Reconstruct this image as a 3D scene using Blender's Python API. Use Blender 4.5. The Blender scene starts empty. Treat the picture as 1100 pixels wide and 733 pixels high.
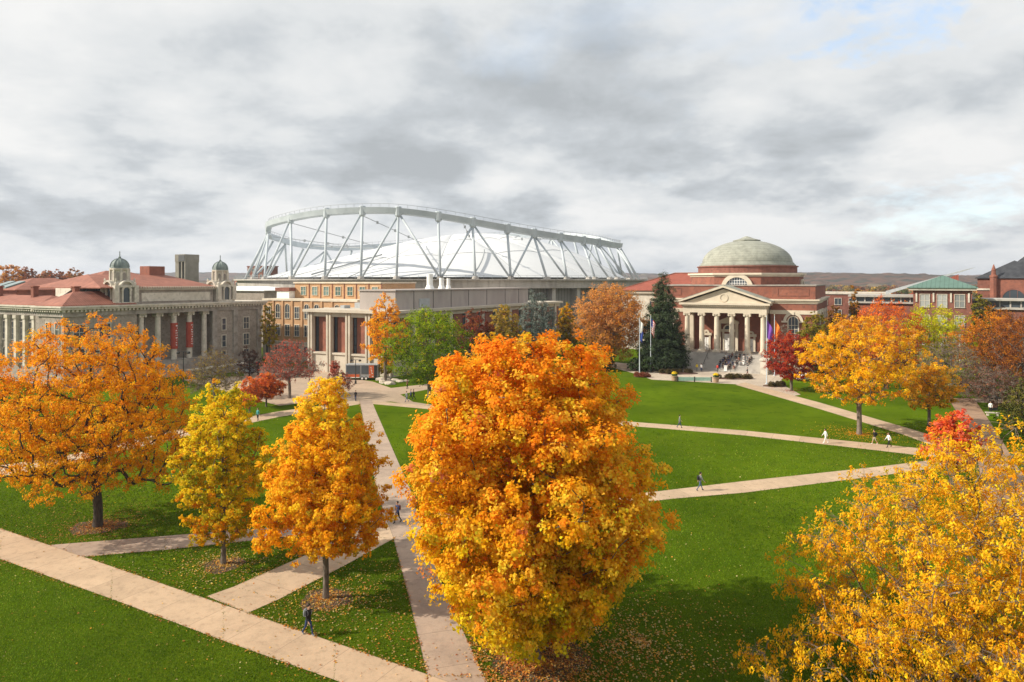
import bpy, bmesh, math, random
import numpy as np
from mathutils import Vector, Matrix, noise as mnoise

C = bpy.context.scene.collection
scene = bpy.context.scene
F = 733.0; H = 20.0; HOR = 303.0          # focal length in photo pixels, eye height, horizon row

# ------------------------------------------------------------------ camera
cam_d = bpy.data.cameras.new("camera"); cam = bpy.data.objects.new("camera", cam_d); C.objects.link(cam)
cam.location = (0, 0, H); cam.rotation_euler = (math.radians(90), 0, 0)
cam_d.sensor_width = 36.0; cam_d.lens = 36.0*F/1100.0
cam_d.shift_y = -(366.5-HOR)/1100.0
cam_d.clip_start = 0.5; cam_d.clip_end = 20000
scene.camera = cam

# ------------------------------------------------------------------ light
SUN_EL = 33.0
shadow_dir = Vector((1.0, 0.13, 0)).normalized()
sun_d = bpy.data.lights.new("sun", 'SUN'); sun_d.energy = 5.0; sun_d.angle = math.radians(0.55)
sun_d.color = (1.0, 0.91, 0.77)
sun = bpy.data.objects.new("sun", sun_d); C.objects.link(sun)
ldir = Vector((shadow_dir.x*math.cos(math.radians(SUN_EL)), shadow_dir.y*math.cos(math.radians(SUN_EL)), -math.sin(math.radians(SUN_EL))))
sun.rotation_euler = ldir.to_track_quat('-Z', 'Y').to_euler()
sun.location = (-60, 0, 80)

world = bpy.data.worlds.new("World"); scene.world = world; world.use_nodes = True
wt = world.node_tree; wt.nodes.clear()
def WN(t, **kw):
    n = wt.nodes.new(t)
    for k, v in kw.items(): setattr(n, k, v)
    return n
def wl(a, b): wt.links.new(a, b)
def wmath(op, a, b=None, c=None, clamp=False):
    n = WN('ShaderNodeMath', operation=op); n.use_clamp = clamp
    for i, x in enumerate((a, b, c)):
        if x is None: continue
        if isinstance(x, (int, float)): n.inputs[i].default_value = x
        else: wl(x, n.inputs[i])
    return n.outputs[0]
wout = WN('ShaderNodeOutputWorld'); bg = WN('ShaderNodeBackground'); bg.inputs['Strength'].default_value = 0.1
wl(bg.outputs[0], wout.inputs[0])
sky = WN('ShaderNodeTexSky', sky_type='NISHITA'); sky.sun_disc = False
sky.sun_elevation = math.radians(SUN_EL)
sky.sun_rotation = math.atan2(-shadow_dir.x, -shadow_dir.y)
tc = WN('ShaderNodeTexCoord'); sep = WN('ShaderNodeSeparateXYZ'); wl(tc.outputs['Generated'], sep.inputs[0])
zz = wmath('ADD', wmath('MAXIMUM', sep.outputs[2], 0.0), 0.30)
u = wmath('DIVIDE', sep.outputs[0], zz); v = wmath('DIVIDE', sep.outputs[1], zz)
cmb = WN('ShaderNodeCombineXYZ'); wl(u, cmb.inputs[0]); wl(v, cmb.inputs[1]); cmb.inputs[2].default_value = 3.7
def wnoise(scale, detail, rough, dist, off=0.0):
    n = WN('ShaderNodeTexNoise'); n.inputs['Scale'].default_value = scale; n.inputs['Detail'].default_value = detail
    n.inputs['Roughness'].default_value = rough; n.inputs['Distortion'].default_value = dist
    if off:
        a = WN('ShaderNodeVectorMath', operation='ADD'); wl(cmb.outputs[0], a.inputs[0]); a.inputs[1].default_value = (off, off*0.7, off*1.3)
        wl(a.outputs[0], n.inputs['Vector'])
    else: wl(cmb.outputs[0], n.inputs['Vector'])
    return n.outputs[0]
n1 = wnoise(1.30, 9.0, 0.56, 0.15)
n2 = wnoise(0.85, 3.0, 0.5, 0.3, 11.0)
n3 = wnoise(4.4, 7.0, 0.56, 0.1, 5.0)
el = WN('ShaderNodeVectorMath', operation='MULTIPLY'); wl(tc.outputs['Generated'], el.inputs[0]); el.inputs[1].default_value = (6.5, 6.5, 19.0)
n4 = WN('ShaderNodeTexNoise'); n4.inputs['Scale'].default_value = 1.0; n4.inputs['Detail'].default_value = 8.0; n4.inputs['Roughness'].default_value = 0.6; wl(el.outputs[0], n4.inputs['Vector'])
lowf = wmath('SUBTRACT', 1.0, wmath('MULTIPLY', sep.outputs[2], 3.6), clamp=True)
puff = wmath('MULTIPLY', wmath('MULTIPLY', wmath('SUBTRACT', n4.outputs[0], 0.47), 0.75), lowf)
mixn = wmath('ADD', puff, wmath('ADD', wmath('ADD', wmath('MULTIPLY', n1, 0.57), wmath('MULTIPLY', n2, 0.21)), wmath('MULTIPLY', n3, 0.22)))
ramp = WN('ShaderNodeValToRGB'); wl(mixn, ramp.inputs[0])
cr = ramp.color_ramp
cr.elements[0].position = 0.36; cr.elements[0].color = (0.40, 0.425, 0.445, 1)
cr.elements[1].position = 0.58; cr.elements[1].color = (0.79, 0.79, 0.78, 1)
e = cr.elements.new(0.43); e.color = (0.51, 0.54, 0.565, 1)
e = cr.elements.new(0.48); e.color = (0.65, 0.67, 0.68, 1)
sc = WN('ShaderNodeVectorMath', operation='SCALE'); wl(ramp.outputs[0], sc.inputs[0]); sc.inputs['Scale'].default_value = 9.0
# gaps of blue between the clouds
gap_n = wnoise(0.9, 6.0, 0.55, 0.4, 23.0)
gap = wmath('MULTIPLY', wmath('SUBTRACT', gap_n, 0.60), 7.0, clamp=True)
n5 = wnoise(9.0, 7.0, 0.62, 0.3, 31.0)
def hole(px, py, sx, sy, k):
    d = Vector((px-550, F, HOR-py)).normalized()
    uu = d.x/(max(d.z, 0)+0.30); vv = d.y/(max(d.z, 0)+0.30)
    a = wmath('MULTIPLY', wmath('SUBTRACT', u, uu), 1.0/sx); b = wmath('MULTIPLY', wmath('SUBTRACT', v, vv), 1.0/sy)
    r2 = wmath('ADD', wmath('MULTIPLY', a, a), wmath('MULTIPLY', b, b))
    g = wmath('SUBTRACT', 1.0, r2)
    g = wmath('ADD', g, wmath('MULTIPLY', wmath('SUBTRACT', n3, 0.5), 4.0))
    g = wmath('ADD', g, wmath('MULTIPLY', wmath('SUBTRACT', n5, 0.5), 4.5))
    return wmath('MULTIPLY', g, k, clamp=True)
h1 = hole(935, 22, 0.17, 0.16, 0.75); h2 = hole(1008, 232, 0.25, 0.35, 0.35)
gapt = wmath('MAXIMUM', wmath('MULTIPLY', gap, 0.45), wmath('MAXIMUM', h1, h2))
blue = WN('ShaderNodeVectorMath', operation='SCALE'); wl(sky.outputs[0], blue.inputs[0]); blue.inputs['Scale'].default_value = 1.35
bl2 = WN('ShaderNodeVectorMath', operation='ADD'); wl(blue.outputs[0], bl2.inputs[0]); bl2.inputs[1].default_value = (2.0, 2.3, 2.5)
mx = WN('ShaderNodeMix', data_type='RGBA'); wl(gapt, mx.inputs[0]); wl(sc.outputs[0], mx.inputs[6]); wl(bl2.outputs[0], mx.inputs[7])
wl(mx.outputs[2], bg.inputs['Color'])

scene.view_settings.view_transform = 'Standard'; scene.view_settings.look = 'None'
scene.view_settings.exposure = 0.38; scene.view_settings.gamma = 1.0
scene.view_settings.use_curve_mapping = False
scene.cycles.max_bounces = 8; scene.cycles.transmission_bounces = 3; scene.cycles.transparent_max_bounces = 4
scene.cycles.diffuse_bounces = 6; scene.cycles.volume_bounces = 0

# ------------------------------------------------------------------ helpers
def G(px, py, z=0.0):
    Y = F*(H-z)/(py-HOR); return ((px-550)*Y/F, Y)
def lin(*c):
    out = []
    for x in c:
        x = x/255.0
        out.append(x/12.92 if x <= 0.04045 else ((x+0.055)/1.055)**2.4)
    return tuple(out)

def tag(o, label=None, cat=None, group=None, kind=None):
    if label: o['label'] = label
    if cat: o['category'] = cat
    if group: o['group'] = group
    if kind: o['kind'] = kind
    return o
def empty(name, label, cat, loc=(0, 0, 0), rz=0.0, group=None):
    o = bpy.data.objects.new(name, None); C.objects.link(o); o.empty_display_size = 0.5
    o.location = loc; o.rotation_euler = (0, 0, rz)
    return tag(o, label, cat, group)
def copy_tree(o, parent=None):
    c = o.copy(); C.objects.link(c); c.parent = parent
    for ch in list(o.children): copy_tree(ch, c)
    return c

class MB:
    def __init__(s): s.v = []; s.f = []; s.m = []; s.cm = 0
    def add(s, vs, fs):
        n = len(s.v); s.v += [tuple(x) for x in vs]; s.f += [tuple(i+n for i in f) for f in fs]; s.m += [s.cm]*len(fs)
    def box(s, x0, x1, y0, y1, z0, z1):
        s.add([(x0,y0,z0),(x1,y0,z0),(x1,y1,z0),(x0,y1,z0),(x0,y0,z1),(x1,y0,z1),(x1,y1,z1),(x0,y1,z1)],
              [(0,3,2,1),(4,5,6,7),(0,1,5,4),(1,2,6,5),(2,3,7,6),(3,0,4,7)])
    def fb(s, fr, a0, a1, z0, z1, d0, d1):
        """box on a facade frame: a along the wall, z up, d outward"""
        o, t, n = fr
        P = lambda a, d, z: (o[0]+t[0]*a+n[0]*d, o[1]+t[1]*a+n[1]*d, z)
        s.add([P(a0,d0,z0),P(a1,d0,z0),P(a1,d1,z0),P(a0,d1,z0),P(a0,d0,z1),P(a1,d0,z1),P(a1,d1,z1),P(a0,d1,z1)],
              [(0,3,2,1),(4,5,6,7),(0,1,5,4),(1,2,6,5),(2,3,7,6),(3,0,4,7)])
    def prism(s, pts, z0, z1):
        n = len(pts)
        s.add([(p[0],p[1],z0) for p in pts]+[(p[0],p[1],z1) for p in pts],
              [tuple(range(n-1,-1,-1)), tuple(range(n,2*n))]+[(i,(i+1)%n,n+(i+1)%n,n+i) for i in range(n)])
    def fprism(s, fr, pts, d0, d1):
        """polygon in (a,z) on a facade, extruded outward"""
        o, t, nn = fr; n = len(pts)
        P = lambda a, d, z: (o[0]+t[0]*a+nn[0]*d, o[1]+t[1]*a+nn[1]*d, z)
        s.add([P(p[0],d0,p[1]) for p in pts]+[P(p[0],d1,p[1]) for p in pts],
              [tuple(range(n-1,-1,-1)), tuple(range(n,2*n))]+[(i,(i+1)%n,n+(i+1)%n,n+i) for i in range(n)])
    def farch(s, fr, ac, zc, r0, r1, d0, d1, n=16, a_0=0.0, a_1=math.pi):
        o, t, nn = fr
        P = lambda a, d, z: (o[0]+t[0]*a+nn[0]*d, o[1]+t[1]*a+nn[1]*d, z)
        vs = []; fs = []
        for i in range(n+1):
            th = a_0+(a_1-a_0)*i/n
            for r, d in ((r0,d0),(r1,d0),(r1,d1),(r0,d1)):
                vs.append(P(ac+r*math.cos(th), d, zc+r*math.sin(th)))
        for i in range(n):
            for k in range(4):
                fs.append((4*i+k, 4*i+(k+1)%4, 4*i+4+(k+1)%4, 4*i+4+k))
        fs += [(0,1,2,3),(4*n,4*n+1,4*n+2,4*n+3)]
        s.add(vs, fs)
    def tube(s, p0, p1, r0, r1=None, n=8, caps=True):
        r1 = r0 if r1 is None else r1
        p0 = Vector(p0); p1 = Vector(p1); d = (p1-p0)
        if d.length < 1e-6: return
        d.normalize(); a = d.orthogonal().normalized(); b = d.cross(a)
        vs = []
        for p, r in ((p0,r0),(p1,r1)):
            for i in range(n):
                th = 2*math.pi*i/n; vs.append(p+(a*math.cos(th)+b*math.sin(th))*r)
        fs = [(i,(i+1)%n,n+(i+1)%n,n+i) for i in range(n)]
        if caps: fs += [tuple(range(n-1,-1,-1)), tuple(range(n,2*n))]
        s.add(vs, fs)
    def lathe(s, prof, cx, cy, n=24, rot=0.0, cap=True):
        vs = []; fs = []; m = len(prof)
        for r, z in prof:
            for i in range(n):
                th = rot+2*math.pi*i/n; vs.append((cx+r*math.cos(th), cy+r*math.sin(th), z))
        for k in range(m-1):
            for i in range(n): fs.append((k*n+i, k*n+(i+1)%n, (k+1)*n+(i+1)%n, (k+1)*n+i))
        if cap: fs += [tuple(range(n-1,-1,-1)), tuple(range((m-1)*n, m*n))]
        s.add(vs, fs)
    def hip(s, x0, x1, y0, y1, z0, z1, inset=None):
        """hipped roof with its ridge along the longer side"""
        w, d = x1-x0, y1-y0; h = min(w, d)/2 if inset is None else inset
        th = 0.18
        if w >= d: r = [(x0+h,(y0+y1)/2,z1),(x1-h,(y0+y1)/2,z1)]
        else: r = [((x0+x1)/2,y0+h,z1),((x0+x1)/2,y1-h,z1)]
        vs = [(x0,y0,z0),(x1,y0,z0),(x1,y1,z0),(x0,y1,z0),(x0,y0,z0+th),(x1,y0,z0+th),(x1,y1,z0+th),(x0,y1,z0+th)]+r
        fs = [(0,3,2,1),(0,1,5,4),(1,2,6,5),(2,3,7,6),(3,0,4,7)]
        if w >= d: fs += [(4,5,9,8),(6,7,8,9),(7,4,8),(5,6,9)]
        else: fs += [(4,5,8),(6,7,9),(5,6,9,8),(7,4,8,9)]
        s.add(vs, fs)
    def build(s, name, mat, parent=None, smooth=False, bevel=0.0):
        me = bpy.data.meshes.new(name); me.from_pydata(s.v, [], s.f)
        mats = mat if isinstance(mat, (list, tuple)) else [mat]
        for m in mats: me.materials.append(m)
        if len(mats) > 1: me.polygons.foreach_set('material_index', s.m)
        bm = bmesh.new(); bm.from_mesh(me); bmesh.ops.recalc_face_normals(bm, faces=bm.faces[:]); bm.to_mesh(me); bm.free()
        if smooth: me.polygons.foreach_set('use_smooth', [True]*len(me.polygons))
        o = bpy.data.objects.new(name, me); C.objects.link(o)
        if parent is not None: o.parent = parent
        return o

# ------------------------------------------------------------------ materials
def nodes_of(m): return m.node_tree.nodes, m.node_tree.links
def principled(name, rough=0.8, spec=0.3, metal=0.0):
    m = bpy.data.materials.new(name); m.use_nodes = True
    b = m.node_tree.nodes['Principled BSDF']; b.inputs['Roughness'].default_value = rough
    b.inputs['Specular IOR Level'].default_value = spec; b.inputs['Metallic'].default_value = metal
    return m, b
def mat_noise(name, c1, c2, scale=0.5, rough=0.85, spec=0.25, c3=None, scale2=None, detail=6, bump=0.0, metal=0.0, stretch=(1,1,1), lo=0.35, hi=0.65):
    m, b = principled(name, rough, spec, metal); N, L = nodes_of(m)
    t = N.new('ShaderNodeTexCoord'); mp = N.new('ShaderNodeMapping'); mp.inputs['Scale'].default_value = stretch
    L.new(t.outputs['Object'], mp.inputs[0])
    n = N.new('ShaderNodeTexNoise'); n.inputs['Scale'].default_value = scale; n.inputs['Detail'].default_value = detail
    n.inputs['Roughness'].default_value = 0.6
    L.new(mp.outputs[0], n.inputs['Vector'])
    r = N.new('ShaderNodeValToRGB'); r.color_ramp.elements[0].position = lo; r.color_ramp.elements[1].position = hi
    r.color_ramp.elements[0].color = (*c1, 1); r.color_ramp.elements[1].color = (*c2, 1)
    L.new(n.outputs[0], r.inputs[0]); col = r.outputs[0]
    if c3 is not None:
        n2 = N.new('ShaderNodeTexNoise'); n2.inputs['Scale'].default_value = scale2; n2.inputs['Detail'].default_value = 4
        L.new(mp.outputs[0], n2.inputs['Vector'])
        r2 = N.new('ShaderNodeValToRGB'); r2.color_ramp.elements[0].position = 0.5; r2.color_ramp.elements[1].position = 0.68
        L.new(n2.outputs[0], r2.inputs[0])
        mx = N.new('ShaderNodeMix'); mx.data_type = 'RGBA'; L.new(r2.outputs[0], mx.inputs[0]); L.new(col, mx.inputs[6]); mx.inputs[7].default_value = (*c3, 1)
        col = mx.outputs[2]
    L.new(col, b.inputs['Base Color'])
    if bump:
        bp = N.new('ShaderNodeBump'); bp.inputs['Strength'].default_value = bump; bp.inputs['Distance'].default_value = 0.05
        L.new(n.outputs[0], bp.inputs['Height']); L.new(bp.outputs[0], b.inputs['Normal'])
    return m
def mat_lines(name, base, line, period, width, axis=2, rough=0.7, spec=0.25, var=0.08, metal=0.0, coord='Object'):
    """surface with fine regular courses or seams"""
    m, b = principled(name, rough, spec, metal); N, L = nodes_of(m)
    t = N.new('ShaderNodeTexCoord'); s = N.new('ShaderNodeSeparateXYZ'); L.new(t.outputs[coord], s.inputs[0])
    md = N.new('ShaderNodeMath'); md.operation = 'MODULO'; 
    ad = N.new('ShaderNodeMath'); ad.operation = 'ADD'; ad.inputs[1].default_value = 1000*period
    L.new(s.outputs[axis], ad.inputs[0]); L.new(ad.outputs[0], md.inputs[0]); md.inputs[1].default_value = period
    lt = N.new('ShaderNodeMath'); lt.operation = 'LESS_THAN'; L.new(md.outputs[0], lt.inputs[0]); lt.inputs[1].default_value = width
    n = N.new('ShaderNodeTexNoise'); n.inputs['Scale'].default_value = 0.6; n.inputs['Detail'].default_value = 8; L.new(t.outputs['Object'], n.inputs['Vector'])
    n.inputs['Roughness'].default_value = 0.7
    mr = N.new('ShaderNodeMapRange'); mr.inputs[1].default_value = 0.3; mr.inputs[2].default_value = 0.7
    mr.inputs[3].default_value = 1-var*2; mr.inputs[4].default_value = 1+var*2; L.new(n.outputs[0], mr.inputs[0])
    mx = N.new('ShaderNodeMix'); mx.data_type = 'RGBA'; L.new(lt.outputs[0], mx.inputs[0]); mx.inputs[6].default_value = (*base, 1); mx.inputs[7].default_value = (*line, 1)
    sc = N.new('ShaderNodeVectorMath'); sc.operation = 'SCALE'; L.new(mx.outputs[2], sc.inputs[0]); L.new(mr.outputs[0], sc.inputs['Scale'])
    L.new(sc.outputs[0], b.inputs['Base Color'])
    return m
def mat_plain(name, c, rough=0.6, spec=0.3, metal=0.0):
    k = 0.90
    return mat_noise(name, tuple(x*k for x in c), tuple(min(1, x/k) for x in c), 1.5, rough, spec, metal=metal)

M = {}
M['stone'] = mat_noise('weathered_limestone', (0.27,0.235,0.205), (0.40,0.36,0.315), 0.35, c3=(0.22,0.19,0.165), scale2=0.9)
M['stone_light'] = mat_noise('pale_limestone', (0.52,0.47,0.39), (0.66,0.60,0.51), 0.5, c3=(0.44,0.40,0.33), scale2=1.3)
M['cream'] = mat_noise('cream_limestone', (0.56,0.49,0.38), (0.66,0.58,0.46), 0.6)
M['greybrick'] = mat_noise('grey_brick', (0.27,0.23,0.19), (0.38,0.325,0.275), 0.5, c3=(0.22,0.19,0.16), scale2=2.2)
M['redtile'] = mat_lines('red_clay_tile', (0.31,0.125,0.085), (0.21,0.085,0.06), 0.45, 0.10, axis=0, var=0.14)
M['redtile_bright'] = mat_lines('bright_red_tile', (0.30,0.085,0.055), (0.22,0.062,0.042), 0.5, 0.12, axis=0, var=0.12)
M['brick'] = mat_noise('red_brick', (0.215,0.085,0.058), (0.30,0.115,0.075), 0.5, c3=(0.19,0.08,0.058), scale2=1.4, detail=9)
M['brick_dark'] = mat_noise('brown_red_brick', (0.185,0.075,0.055), (0.26,0.105,0.075), 0.6, c3=(0.16,0.07,0.052), scale2=1.6, detail=9)
M['orangebrick'] = mat_noise('orange_buff_brick', (0.43,0.255,0.135), (0.53,0.32,0.17), 0.5, c3=(0.40,0.25,0.14), scale2=1.5, detail=9)
M['concrete'] = mat_noise('weathered_concrete', (0.36,0.335,0.30), (0.46,0.43,0.39), 0.3, c3=(0.31,0.285,0.255), scale2=0.8, stretch=(1,1,0.25))
M['concrete_pale'] = mat_noise('pale_precast_concrete', (0.47,0.41,0.33), (0.56,0.50,0.41), 0.4)
M['pinkconcrete'] = mat_noise('pinkish_grey_panel', (0.36,0.315,0.29), (0.43,0.38,0.35), 0.15, c3=(0.33,0.29,0.27), scale2=0.35, stretch=(1,1,0.3))
M['white'] = mat_plain('white_paint', (0.80,0.79,0.76), 0.5)
M['steel'] = mat_noise('white_painted_steel', (0.40,0.445,0.475), (0.50,0.55,0.58), 0.2, 0.5, 0.3)
M['steelgrey'] = mat_plain('galvanised_grey', (0.36,0.38,0.39), 0.5, 0.4)
M['cladding'] = mat_lines('ribbed_grey_cladding', (0.22,0.215,0.20), (0.13,0.127,0.12), 1.1, 0.22, axis=0, var=0.06)
M['copper'] = mat_noise('green_copper', (0.14,0.175,0.17), (0.26,0.30,0.28), 0.9, 0.6)
M['domelead'] = mat_lines('grey_green_dome', (0.30,0.305,0.255), (0.245,0.25,0.21), 0.62, 0.10, axis=2, var=0.13, rough=0.65)
M['greenroof'] = mat_lines('green_standing_seam', (0.11,0.185,0.155), (0.07,0.12,0.105), 0.9, 0.12, axis=0, var=0.06)
M['slate'] = mat_noise('dark_slate', (0.032,0.034,0.04), (0.06,0.063,0.07), 0.7, 0.6)
M['flatroof'] = mat_noise('grey_roof_membrane', (0.16,0.155,0.15), (0.26,0.25,0.24), 0.3)
M['darkmetal'] = mat_plain('dark_bronze_metal', (0.035,0.034,0.033), 0.5)
M['dark'] = mat_plain('near_black_louvre', (0.03,0.028,0.026), 0.8)  # one even near-black colour
M['red'] = mat_plain('red_cloth', (0.55,0.055,0.03), 0.8)
M['orange'] = mat_plain('orange_cloth', (0.85,0.22,0.03), 0.8)
M['purple'] = mat_plain('purple_cloth', (0.22,0.08,0.42), 0.8)
M['blue'] = mat_plain('blue_cloth', (0.05,0.09,0.36), 0.8)
M['navy'] = mat_plain('navy_cloth', (0.03,0.05,0.13), 0.85)
M['black'] = mat_plain('black_cloth', (0.018,0.018,0.02), 0.85)
M['greycloth'] = mat_plain('grey_cloth', (0.22,0.23,0.24), 0.85)
M['khaki'] = mat_plain('khaki_cloth', (0.42,0.36,0.25), 0.85)
M['jeans'] = mat_plain('blue_jeans', (0.07,0.11,0.20), 0.85)
M['teal'] = mat_plain('teal_cloth', (0.07,0.30,0.30), 0.85)
M['skin'] = mat_plain('skin', (0.50,0.29,0.20), 0.6)
M['skin_dark'] = mat_plain('brown_skin', (0.20,0.105,0.07), 0.6)
M['hair'] = mat_plain('dark_hair', (0.025,0.017,0.012), 0.6)
M['hair_brown'] = mat_plain('brown_hair', (0.10,0.055,0.03), 0.6)
M['yellow'] = mat_plain('yellow_flowers', (0.85,0.62,0.02), 0.7)
M['leafgreen'] = mat_plain('planter_foliage', (0.06,0.12,0.025), 0.8)
M['terracotta'] = mat_plain('clay_pot', (0.40,0.27,0.18), 0.8)
M['rubber'] = mat_plain('tyre_rubber', (0.02,0.02,0.02), 0.8)
M['mulch'] = mat_noise('bark_mulch', (0.045,0.024,0.018), (0.14,0.075,0.055), 7.0, 0.95, bump=0.6, c3=(0.20,0.12,0.09), scale2=18.0)
M['bark'] = mat_noise('grey_brown_bark', (0.075,0.06,0.045), (0.20,0.165,0.13), 3.0, 0.9, bump=0.8, stretch=(2.5,2.5,0.6))
M['bark_pale'] = mat_noise('pale_grey_twigs', (0.13,0.10,0.08), (0.235,0.19,0.15), 3.0, 0.9, bump=0.6, stretch=(2.5,2.5,0.6))
M['bark_dark'] = mat_noise('dark_wet_bark', (0.035,0.028,0.022), (0.09,0.07,0.055), 3.0, 0.9, bump=0.6, stretch=(2.5,2.5,0.6))

def mat_glass(name, c=(0.035,0.045,0.055), rough=0.12, c2=None):
    m, b = principled(name, rough, 0.6); N, L = nodes_of(m)
    t = N.new('ShaderNodeObjectInfo'); 
    n = N.new('ShaderNodeMapRange'); n.inputs[3].default_value = 0.0; n.inputs[4].default_value = 1.0; L.new(t.outputs['Random'], n.inputs[0])
    mx = N.new('ShaderNodeMix'); mx.data_type = 'RGBA'; L.new(n.outputs[0], mx.inputs[0]); mx.inputs[6].default_value = (*c, 1)
    mx.inputs[7].default_value = (*(c2 or tuple(x*2.4 for x in c)), 1); L.new(mx.outputs[2], b.inputs['Base Color'])
    return m
M['glass'] = mat_glass('window_glass')
M['glass_green'] = mat_glass('greenish_window_glass', (0.07,0.13,0.12), 0.15, (0.20,0.29,0.27))
M['blind'] = mat_glass('window_with_blinds', (0.10,0.11,0.11), 0.25, (0.40,0.41,0.39))

def mat_fabric():
    m, b = principled('white_tensile_fabric', 0.55, 0.3); N, L = nodes_of(m)
    b.inputs['Base Color'].default_value = (0.82,0.835,0.85,1)
    n = N.new('ShaderNodeTexNoise'); n.inputs['Scale'].default_value = 0.06; n.inputs['Detail'].default_value = 5
    t = N.new('ShaderNodeTexCoord'); L.new(t.outputs['Object'], n.inputs['Vector'])
    r = N.new('ShaderNodeValToRGB'); r.color_ramp.elements[0].color = (0.60,0.62,0.635,1); r.color_ramp.elements[1].color = (0.70,0.71,0.72,1)
    L.new(n.outputs[0], r.inputs[0]); L.new(r.outputs[0], b.inputs['Base Color'])
    return m
M['fabric'] = mat_fabric()

def mat_grass():
    m, b = principled('mown_grass', 1.0, 0.0); N, L = nodes_of(m)
    t = N.new('ShaderNodeTexCoord')
    def nz(s, d=5, r=0.6, st=None):
        n = N.new('ShaderNodeTexNoise'); n.inputs['Scale'].default_value = s; n.inputs['Detail'].default_value = d; n.inputs['Roughness'].default_value = r
        if st:
            mp = N.new('ShaderNodeMapping'); mp.inputs['Scale'].default_value = st; mp.inputs['Rotation'].default_value = (0,0,0.5); L.new(t.outputs['Object'], mp.inputs[0]); L.new(mp.outputs[0], n.inputs['Vector'])
        else: L.new(t.outputs['Object'], n.inputs['Vector'])
        return n.outputs[0]
    def ramp(src, p0, c0, p1, c1):
        r = N.new('ShaderNodeValToRGB'); r.color_ramp.elements[0].position = p0; r.color_ramp.elements[1].position = p1
        r.color_ramp.elements[0].color = (*c0,1); r.color_ramp.elements[1].color = (*c1,1); L.new(src, r.inputs[0]); return r.outputs[0]
    def mix(f, a, bb, mode='MIX', fac=None):
        x = N.new('ShaderNodeMix'); x.data_type = 'RGBA'; x.blend_type = mode
        if fac is not None: x.inputs[0].default_value = fac
        else: L.new(f, x.inputs[0])
        for s, i in ((a,6),(bb,7)):
            if isinstance(s, tuple): x.inputs[i].default_value = (*s,1)
            else: L.new(s, x.inputs[i])
        return x.outputs[2]
    fine = ramp(nz(7.0, 8, 0.80), 0.36, (0.040,0.066,0.003), 0.64, (0.078,0.128,0.006))
    big = ramp(nz(0.10, 5, 0.55), 0.36, (0.0,0.0,0.0), 0.66, (1,1,1))
    c = mix(big, fine, (0.088,0.128,0.006))
    mid = ramp(nz(0.55, 6, 0.65), 0.52, (0,0,0), 0.72, (1,1,1))
    c2 = mix(mid, c, (0.042,0.074,0.004))
    patch = ramp(nz(1.6, 5, 0.7), 0.60, (0,0,0), 0.76, (1,1,1))
    c3 = mix(patch, c2, (0.125,0.130,0.018))
    mow = ramp(nz(0.045, 3, 0.5), 0.40, (0.92,0.97,0.92), 0.62, (1.18,1.24,1.05))
    c4 = mix(None, c3, mow, 'MULTIPLY', 1.0)
    L.new(c4, b.inputs['Base Color'])
    bp = N.new('ShaderNodeBump'); bp.inputs['Strength'].default_value = 0.9; bp.inputs['Distance'].default_value = 0.06
    L.new(nz(14.0, 5, 0.8), bp.inputs['Height']); L.new(bp.outputs[0], b.inputs['Normal'])
    return m
M['grass'] = mat_grass()

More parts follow.
